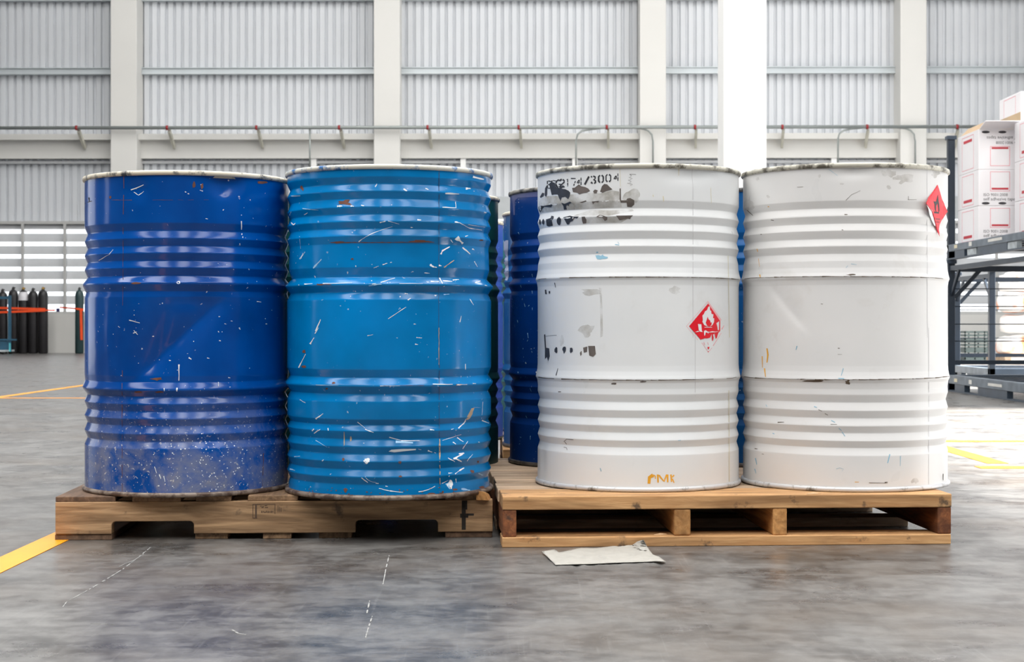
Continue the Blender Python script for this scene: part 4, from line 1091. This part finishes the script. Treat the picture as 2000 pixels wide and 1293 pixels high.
M['chalk'] = plain('chalky_scratch', srgb(158, 158, 156), 0.8, 0, 0.1, 40)
def fscratch(pts, w, label):
    m = MB(); r4 = random.Random(len(label))
    for i in range(len(pts)-1):
        (xa, ya), (xb, yb) = floor_pt(*pts[i]), floor_pt(*pts[i+1])
        n = 13
        for k in range(n):
            if r4.random() < 0.24: continue
            t0, t1 = k/n, (k+1)/n
            a = Vector((xa+(xb-xa)*t0, ya+(yb-ya)*t0, 0)); b = Vector((xa+(xb-xa)*t1, ya+(yb-ya)*t1, 0))
            d = (b-a).normalized(); s = Vector((-d.y, d.x, 0))*w*r4.uniform(0.3, 0.8)
            m.add([(p.x, p.y, 0.0009) for p in (a-s, b-s, b+s, a+s)] + [(p.x, p.y, 0.0002) for p in (a-s, b-s, b+s, a+s)], [(0,1,2,3),(7,6,5,4),(0,4,5,1),(1,5,6,2),(2,6,7,3),(3,7,4,0)])
    o = m.build('floor_scratch', M['chalk'], floor_o); o['label'] = label
fscratch([(122,1187),(130,1176),(181,1148),(240,1112),(270,1089),(298,1066)], 0.0018, 'pale scratch slanting over the concrete')
fscratch([(230,1108),(262,1094),(282,1082)], 0.0012, 'pale scratch slanting over the concrete')
fscratch([(760,1085),(754,1110),(748,1142)], 0.002, 'pale scratch toward the viewer')
fscratch([(722,1174),(716,1200)], 0.002, 'pale scratch toward the viewer')
fscratch([(727,1204),(720,1225),(714,1246)], 0.0018, 'pale scratch toward the viewer')
fscratch([(177,1218),(225,1220)], 0.001, 'short level scratch')
fscratch([(454,1231),(466,1238),(480,1240)], 0.003, 'short pale gouge')

# ------------------------------------------------------------------ gas cylinders and trolley at the far left
M['cyl_black'] = plain('black_cylinder_paint', srgb(34, 32, 34), 0.4, 0, 0.2, 8)
M['cyl_green'] = plain('dark_green_cylinder_paint', srgb(38, 62, 64), 0.4, 0, 0.1, 8)
M['brass'] = plain('dull_brass', srgb(150, 120, 60), 0.4, 0.6)
M['valve'] = plain('valve_dark', srgb(40, 38, 38), 0.5)
M['strap'] = plain('orange_strap', srgb(238, 78, 24), 0.6, 0, 0.05, 10)
M['trolley'] = plain('blue_trolley_paint', srgb(44, 88, 112), 0.45, 0, 0.1, 8)
M['trolley_lt'] = plain('cyan_trolley_paint', srgb(90, 190, 200), 0.45, 0, 0.1, 8)
CY = 32.35
def cylinder(xp, h, r, body, label, collar=None, cap='valve'):
    root = empty('gas_cylinder', ((xp-1000)/F*CY, CY, 0))
    prof = [(0.0005, 0.0), (r*0.86, 0.0), (r, 0.02), (r, h*0.86), (r*0.97, h*0.895), (r*0.82, h*0.925), (r*0.5, h*0.948), (r*0.34, h*0.955), (r*0.32, h*0.965), (0.0005, h*0.966)]
    MB().lathe(prof, 28).build('body', body, root)
    MB().lathe([(r*0.30, h*0.964), (r*0.30, h*0.985), (r*0.16, h*0.99), (r*0.16, h*1.0), (0.0005, h*1.001)], 16).build('valve', M[cap], root)
    MB().tube([(0, 0, h*0.983), (r*0.45, -r*0.2, h*0.983)], r*0.12, 8).build('valve_outlet', M[cap], root)
    if collar: MB().lathe([(r*1.01, h*0.80), (r*1.012, h*0.86), (r*0.985, h*0.895), (r*0.84, h*0.925)], 28).build('collar', collar, root)
    tag(root, label, 'gas cylinder', 'gas cylinders by the far wall')
whitec = plain('white_collar', srgb(222, 220, 224), 0.6)
cylinder(-15.5, 1.33, 0.098, M['cyl_black'], 'black gas cylinder cut off by the left picture edge')
cylinder(5, 1.33, 0.098, M['cyl_black'], 'black gas cylinder standing behind the blue trolley post')
cylinder(26, 1.37, 0.098, M['cyl_black'], 'black gas cylinder just right of the blue trolley post')
cylinder(45.5, 1.36, 0.098, M['cyl_black'], 'black gas cylinder with a white sleeve on its shoulder', whitec, 'brass')
cylinder(64.5, 1.345, 0.098, M['cyl_black'], 'scuffed black gas cylinder between the white-sleeved one and the end one')
cylinder(84, 1.365, 0.100, M['cyl_black'], 'black gas cylinder at the right end of the strapped row', None, 'brass')
cylinder(155, 1.36, 0.086, M['cyl_green'], 'lone dark green gas cylinder beside the dark blue drum')
def cxw(xp): return (xp-1000)/F*CY
def czw(yp): return HC-(yp-HY)/F*CY
st = MB()
yf = CY-0.108
st.bar((cxw(-22), yf, czw(601)), (cxw(92), yf, czw(604)), 0.006, 0.045)
st.bar((cxw(-22), yf-0.008, czw(611)), (cxw(92), yf-0.008, czw(606.5)), 0.006, 0.045)
st.bar((cxw(92), yf, czw(606)), (cxw(104), CY+0.11, czw(606)), 0.006, 0.03)
st.build('strap', M['strap'])
tag(bpy.data.objects['strap'], 'orange strap wrapped across the row of black gas cylinders', 'strap')
so = empty('strap', (0, 0, 0)); so.location = (0, 0, 0)
s2 = MB().bar((cxw(112), CY+0.16, czw(600)), (cxw(152), yf, czw(603)), 0.006, 0.03).bar((cxw(152), yf, czw(603)), (cxw(166), yf, czw(605)), 0.006, 0.04)
s2.build('band', M['strap'], so)
MB().bar((cxw(161), yf-0.004, czw(605)), (cxw(162.5), yf-0.01, czw(664)), 0.05, 0.006).build('hanging_tail', M['strap'], so)
MB().box(cxw(106), cxw(112), CY+0.13, CY+0.18, czw(609), czw(602)).build('ratchet', plain('dark_blue_ratchet', srgb(50, 50, 100), 0.5), so, 0.004)
tag(so, 'orange strap with hanging tail around the lone green gas cylinder', 'strap')
tr = empty('cylinder_trolley', (-1000/F*31.6, 31.6, 0))
TX = lambda xp: (xp-0)/F*31.6
def tz(yp): return HC-(yp-HY)/F*31.6
MB().box(TX(16.5), TX(21.5), -0.03, 0.03, 0.05, tz(577)).build('post', M['trolley'], tr)
MB().box(TX(-40), TX(-35), -0.03, 0.03, 0.05, tz(577)).build('post', M['trolley'], tr)
MB().box(TX(18.5), TX(21.8), -0.034, -0.030, 0.05, tz(670)).build('reflector_strip', M['trolley_lt'], tr)
MB().box(TX(-40), TX(34), -0.05, -0.03, tz(665), tz(662)).build('rail', M['trolley'], tr)
MB().box(TX(-40), TX(16.5), -0.02, 0.02, tz(584), tz(579)).build('rail', M['trolley'], tr)
MB().box(TX(-40), TX(16.5), -0.012, 0.0, tz(684), tz(666)).build('side_panel', M['trolley'], tr)
MB().box(TX(-42), TX(19), -0.30, 0.30, 0.05, 0.085).build('base', M['girt'], tr)
for xx in (-36, 13):
    for yy in (-0.24, 0.24):
        MB().tube([(TX(xx)-0.02, yy, 0.035), (TX(xx)+0.02, yy, 0.035)], 0.035, 12).build('caster', M['valve'], tr)
tag(tr, 'blue metal trolley at the left picture edge before the gas cylinders', 'trolley')

# ------------------------------------------------------------------ steel stillages with cartons, right
M['rack'] = plain('dark_slate_steel', srgb(58, 70, 84), 0.4, 0.1, 0.15, 6)
M['rack_dk'] = plain('darker_slate_steel', srgb(38, 48, 60), 0.4, 0.1, 0.15, 6)
M['rack_wear'] = plain('worn_slate_steel', srgb(104, 114, 124), 0.45, 0.15, 0.25, 9)
M['tagwhite'] = plain('paper_tag', srgb(214, 212, 206), 0.7)
M['tagcream'] = plain('cream_tag', srgb(214, 204, 176), 0.7)
M['wrap'] = plain('grey_film', srgb(160, 168, 172), 0.3, 0.0, 0.35, 14)
def stillage(loc, W, Dp, post_h, label, wires=True, deckz=0.145, tags=True):
    s = empty('steel_stillage', loc)
    # base: two side channels, fork tunnels, deck
    for y0 in (0, Dp-0.06):
        MB().box(0, W, y0, y0+0.06, 0.075, deckz).build('end_rail', M['rack'], s, 0.004)
    for x0 in (0, W-0.06):
        MB().box(x0, x0+0.06, 0.06, Dp-0.06, 0.07, deckz).build('side_rail', M['rack_wear'], s, 0.004)
        MB().box(x0+0.004, x0+0.056, 0.0, Dp, 0.0, 0.012).build('bottom_runner', M['rack'], s)
        for (ya, yb) in ((0.0, 0.16), (Dp*0.30, Dp*0.62), (Dp*0.78, Dp*0.90), (Dp-0.06, Dp)):
            MB().box(x0+0.006, x0+0.054, ya, yb, 0.012, 0.07).build('fork_spacer', M['rack'], s)
    for k in range(7):
        y0 = 0.1+k*(Dp-0.26)/6
        MB().box(0.06, W-0.06, y0, y0+0.07, deckz-0.035, deckz-0.012).build('deck_slat', M['rack_dk'], s)
    for x0 in (0.0, W-0.06):
        for y0 in (0.0, Dp-0.06):
            MB().box(x0, x0+0.06, y0, y0+0.06, 0.012, post_h).build('post', M['rack_dk'], s, 0.004)
            MB().box(x0-0.012, x0+0.072, y0-0.012, y0+0.072, post_h-0.03, post_h+0.004).build('post_cup', M['rack'], s, 0.003)
    if wires:
        ye = Dp-0.03
        MB().box(0.06, W-0.06, ye-0.02, ye+0.02, post_h-0.10, post_h-0.05).build('top_rail', M['rack_dk'], s)
        MB().box(0.06, W-0.06, ye-0.02, ye+0.02, 0.235, 0.272).build('low_rail', M['rack_dk'], s)
        for zw in (0.44, 0.59, 0.745, 0.90):
            if zw < post_h-0.1: MB().tube([(0.05, ye, zw), (W-0.05, ye, zw)], 0.005, 6).build('wire', M['rack_dk'], s)
        MB().bar((0.06, ye, post_h-0.33), (0.29, ye, post_h-0.08), 0.02, 0.035).build('corner_brace', M['rack_dk'], s)
        MB().bar((W-0.06, ye, post_h-0.33), (W-0.29, ye, post_h-0.08), 0.02, 0.035).build('corner_brace', M['rack_dk'], s)
    for x0 in ((0.03,) if wires else ()):
        MB().box(x0-0.02, x0+0.02, 0.06, Dp-0.06, post_h-0.09, post_h-0.05).build('side_top_rail', M['rack_dk'], s)
        MB().bar((x0, Dp-0.06, post_h-0.3), (x0, Dp-0.30, post_h-0.08), 0.02, 0.035).build('corner_brace', M['rack_dk'], s)
        MB().bar((x0, 0.06, post_h-0.3), (x0, 0.30, post_h-0.08), 0.02, 0.035).build('corner_brace', M['rack_dk'], s)
    if tags:
        for (yy, w, h, m) in ((Dp*0.88, 0.09, 0.03, 'tagcream'), (Dp*0.70, 0.08, 0.035, 'tagwhite'), (Dp*0.42, 0.36, 0.022, 'tagwhite')):
            MB().box(-0.0015, 0.0, yy-w/2, yy+w/2, 0.105-h/2, 0.105+h/2).build('paper_tag', M[m], s)
    tag(s, label, 'stillage')
    return s
SX, SY0, SD = 3.83, 11.50, 2.40
low = stillage((SX, SY0, 0), 1.5, SD, 1.150, 'empty lower dark steel stillage right of the white drums')
up = stillage((SX, SY0, 1.1545), 1.5, SD, 1.085, 'upper dark steel stillage loaded with white cartons', False, 0.13)
# shrink film bunched in the upper fork tunnels
for (ya, yb) in ((0.5, 0.75), (1.55, 1.80)):
    MB().box(0.010, 0.05, ya, yb, 0.014, 0.066).build('bunched_film', M['wrap'], up)
st2 = stillage((4.80, 15.85, 0), 1.4, 1.30, 1.150, 'second dark steel stillage farther back, seen through the first', True, 0.145, False)

M['carton'] = plain('white_carton', srgb(238, 236, 238), 0.6, 0, 0.02, 4)
M['carton_in'] = plain('brown_cardboard', srgb(178, 152, 122), 0.8, 0, 0.06, 6)
M['print_red'] = plain('print_red', srgb(196, 58, 70), 0.6)
M['print_pink'] = plain('print_pink', srgb(232, 150, 160), 0.6)
M['print_dark'] = plain('print_dark', srgb(54, 52, 56), 0.6)
M['tape'] = plain('brown_tape', srgb(196, 168, 130), 0.35)
def text_mesh(txt, size):
    cu = bpy.data.curves.new('lettering', 'FONT'); cu.body = txt; cu.size = size; cu.resolution_u = 2
    o = bpy.data.objects.new('lettering_tmp', cu); C.objects.link(o)
    dg = bpy.context.evaluated_depsgraph_get(); dg.update()
    me = bpy.data.meshes.new_from_object(o.evaluated_get(dg))
    bpy.data.objects.remove(o); bpy.data.curves.remove(cu)
    return me
T_ISO = text_mesh('ISO 9001:2008', 0.034); T_TAPE = text_mesh('self adhesive tapes', 0.038)
for me_ in (T_ISO, T_TAPE): me_.materials.append(M['print_dark'])
def frame_print(o_parent, name, plane, cx, cz, w, h, t, m, pos):
    b = MB()
    rects = ((cx-w/2, cx+w/2, cz+h/2-t, cz+h/2), (cx-w/2, cx+w/2, cz-h/2, cz-h/2+t), (cx-w/2, cx-w/2+t, cz-h/2, cz+h/2), (cx+w/2-t, cx+w/2, cz-h/2, cz+h/2))
    for (a0, a1, z0, z1) in rects:
        if plane == 'front': b.box(a0, a1, pos-0.001, pos-0.0002, z0, z1)
        else: b.box(pos-0.001, pos-0.0002, a0, a1, z0, z1)
    b.build(name, m, o_parent)
def carton(x0, y0, z0, W, Dd, H, label, flip=False, tape_patch=False, open_top=False, rz=0.0, front_text=True):
    c = empty('carton', (x0, y0, z0), rz)
    body = MB()
    if open_top:
        t = 0.006
        body.box(0, W, 0, t, 0, H); body.box(0, W, Dd-t, Dd, 0, H); body.box(0, t, t, Dd-t, 0, H); body.box(W-t, W, t, Dd-t, 0, H); body.box(t, W-t, t, Dd-t, 0, t)
        body.build('body', M['carton'], c)
        MB().bar((0.02, Dd*0.5, H+0.002), (-0.01+0.10, Dd*0.5, H+0.075), Dd*0.96, 0.005, 0, Vector((0, 0, 1))).build('flap', M['carton_in'], c)
        MB().bar((W*0.5, 0.0, H+0.004), (W*0.5, -0.16, H+0.05), W*0.96, 0.006).build('flap', M['carton'], c)
    else:
        body.box(0, W, 0, Dd, 0, H)
        body.build('body', M['carton'], c, 0.006)
    s = -1 if flip else 1
    zz = lambda k: H*k if not flip else H*(1-k)
    fx = W*0.36
    frame_print(c, 'printed_frame', 'front', fx, H*0.5+s*H*0.17, 0.165, 0.165, 0.004, M['print_pink'], 0)
    MB().box(fx-0.07, fx+0.07, -0.001, -0.0002, zz(0.47)-0.008, zz(0.47)+0.008).build('printed_bar', M['print_red'], c)
    frame_print(c, 'printed_frame', 'left', Dd*0.5, H*0.5, Dd*0.55, H*0.86, 0.004, M['print_pink'], 0)
    MB().box(-0.001, -0.0002, Dd*0.30, Dd*0.70, zz(0.20)-0.012, zz(0.20)+0.012).build('printed_bar', M['print_red'], c)
    if front_text:
        for me_, k in ((T_ISO, 0.30), (T_TAPE, 0.18)):
            o = bpy.data.objects.new('printed_text', me_); C.objects.link(o); o.parent = c
            if flip:
                o.location = (W*0.70, -0.0008, zz(k)); o.rotation_euler = (PI/2, PI, 0)
            else:
                o.location = (0.04, -0.0008, zz(k)-0.01); o.rotation_euler = (PI/2, 0, 0)
        for ex in (0.40, 0.12):
            e = MB(); n = 16
            e.add([(W*ex+0.034*math.cos(2*PI*i/n), -0.0008, zz(0.07)+0.011*math.sin(2*PI*i/n)) for i in range(n)], [tuple(range(n))])
            e.build('printed_oval', M['print_dark'], c)
    if tape_patch:
        MB().box(-0.0015, 0, 0.0, Dd, 0.0, H*0.42).build('tape', M['tape'], c)
    tag(c, label, 'carton', 'white cartons on the steel rack')
    return c
z1 = 1.1545+0.119
X1 = 3.905; Y1 = 13.20; BW, BD, BH = 0.50, 0.62, 0.305
carton(X1, Y1, z1, BW, BD, BH, 'white carton at the bottom of the left stack on the rack')
carton(X1, Y1, z1+BH+0.001, BW, BD, BH, 'white carton in the middle of the left stack on the rack')
carton(X1, Y1, z1+2*(BH+0.001), BW, BD, BH+0.03, 'open white carton printed upside down on top of the left stack', True, False, True)
for k in range(3):
    carton(X1+BW+0.01, Y1, z1+k*(BH+0.001), BW, BD, BH+(0.02 if k == 2 else 0), 'white carton hidden at the back of the rack, %s layer' % ('bottom', 'middle', 'top')[k])
X2 = 4.165; Y2 = 12.45
for k, nm in enumerate(('white carton at the bottom of the stack cut by the right picture edge', 'white carton second from the bottom at the right picture edge', 'white carton on top of the stack cut by the right picture edge')):
    carton(X2, Y2, z1+k*(BH+0.021), 0.55, 0.62, BH+0.02, nm)
carton(4.27, 13.24, z1+3*(BH+0.001)+0.035+0.02, 0.50, 0.58, 0.30, 'topmost white carton with a strip of brown tape', False, True)

# ------------------------------------------------------------------ goods beyond the rack
M['bag'] = None
def bag_mat():
    t = NT('white_woven_bag'); v = t.coord()
    f = t.ramp(t.noise(v, 2.6, 2, 0.4), [(0.57, 0.0), (0.64, 1.0)])
    t.base(t.mix(f, srgb(240, 238, 236), srgb(236, 150, 100))); t.rough(0.5)
    t.bump(t.noise(v, 8, 3), 0.5, 0.03)
    return t.m
M['bag'] = bag_mat()
def bag_mesh(seed):
    bm = bmesh.new(); bmesh.ops.create_icosphere(bm, subdivisions=3, radius=1.0)
    for v in bm.verts:
        p = v.co
        e = 0.55
        q = Vector((math.copysign(abs(p.x)**e, p.x), math.copysign(abs(p.y)**e, p.y), math.copysign(abs(p.z)**e, p.z)))
        q *= 1+0.16*mnoise.noise(p*1.7+Vector((seed*3.1, 0, 0)))+0.12*mnoise.noise(p*4+Vector((seed, 2, 0)))
        v.co = Vector((q.x*0.285, q.y*0.24, q.z*0.148))
    for f in bm.faces: f.smooth = True
    me = bpy.data.meshes.new('bag'); bm.to_mesh(me); bm.free(); me.materials.append(M['bag'])
    return me
bms = [bag_mesh(i) for i in range(4)]
BY = 24.0
spots = ['lowest row', 'second row', 'third row', 'top row']
gp = empty('wooden_pallet', ((1945-1000)/F*BY, BY-0.45, 0))
for i in range(6): wplank(0.0, 1.9, 0.02+i*0.155, 0.14+i*0.155, 0.10, 0.125, 'deck_board', M['wood_rt'], gp)
for xx in (0.0, 0.9, 1.8): wplank(xx, xx+0.1, 0.02, 0.93, 0.0, 0.10, 'stringer', M['wood_rt'], gp)
tag(gp, 'pale pallet under the stacked white bags seen through the rack', 'pallet')
for row in range(4):
    for col in range(3):
        o = bpy.data.objects.new('filled_bag', bms[(row*3+col) % 4]); C.objects.link(o)
        o.location = (gp.location.x+0.33+col*0.65+(row % 2)*0.03, BY, 0.285+row*0.315)
        o.rotation_euler = (0, 0, R.uniform(-0.05, 0.05)+(PI if (row+col) % 2 else 0))
        tag(o, '%s %s of white and orange bags seen through the rack' % (['left bag in the', 'middle bag in the', 'right bag in the'][col], spots[row]), 'bag', 'white and orange bags')
# black plastic crates
crm = plain('dark_crate_plastic', srgb(70, 84, 84), 0.5)
for k in range(3):
    cr = empty('plastic_crate', ((1884-1000)/F*26.0, 26.0, 0.0+k*0.161))
    b = MB()
    MB().box(0, 0.5, 0, 0.36, 0.0, 0.012).build('base', crm, cr)
    for (x0, x1, y0, y1) in ((0, 0.5, 0, 0.012), (0, 0.5, 0.348, 0.36), (0, 0.012, 0.012, 0.348), (0.488, 0.5, 0.012, 0.348)):
        for (za, zb) in ((0.012, 0.05), (0.075, 0.105), (0.128, 0.16)):
            b.box(x0, x1, y0, y1, za, zb)
        for kx in range(4):
            if x1-x0 > 0.1: b.box(x0+kx*0.16, x0+kx*0.16+0.02, y0, y1, 0.012, 0.16)
    b.build('slatted_sides', crm, cr)
    tag(cr, ['dark plastic crate on the floor beyond the rack', 'dark plastic crate in the middle of the pile beyond the rack', 'dark plastic crate on top of the pile beyond the rack'][k], 'crate', 'dark crates')
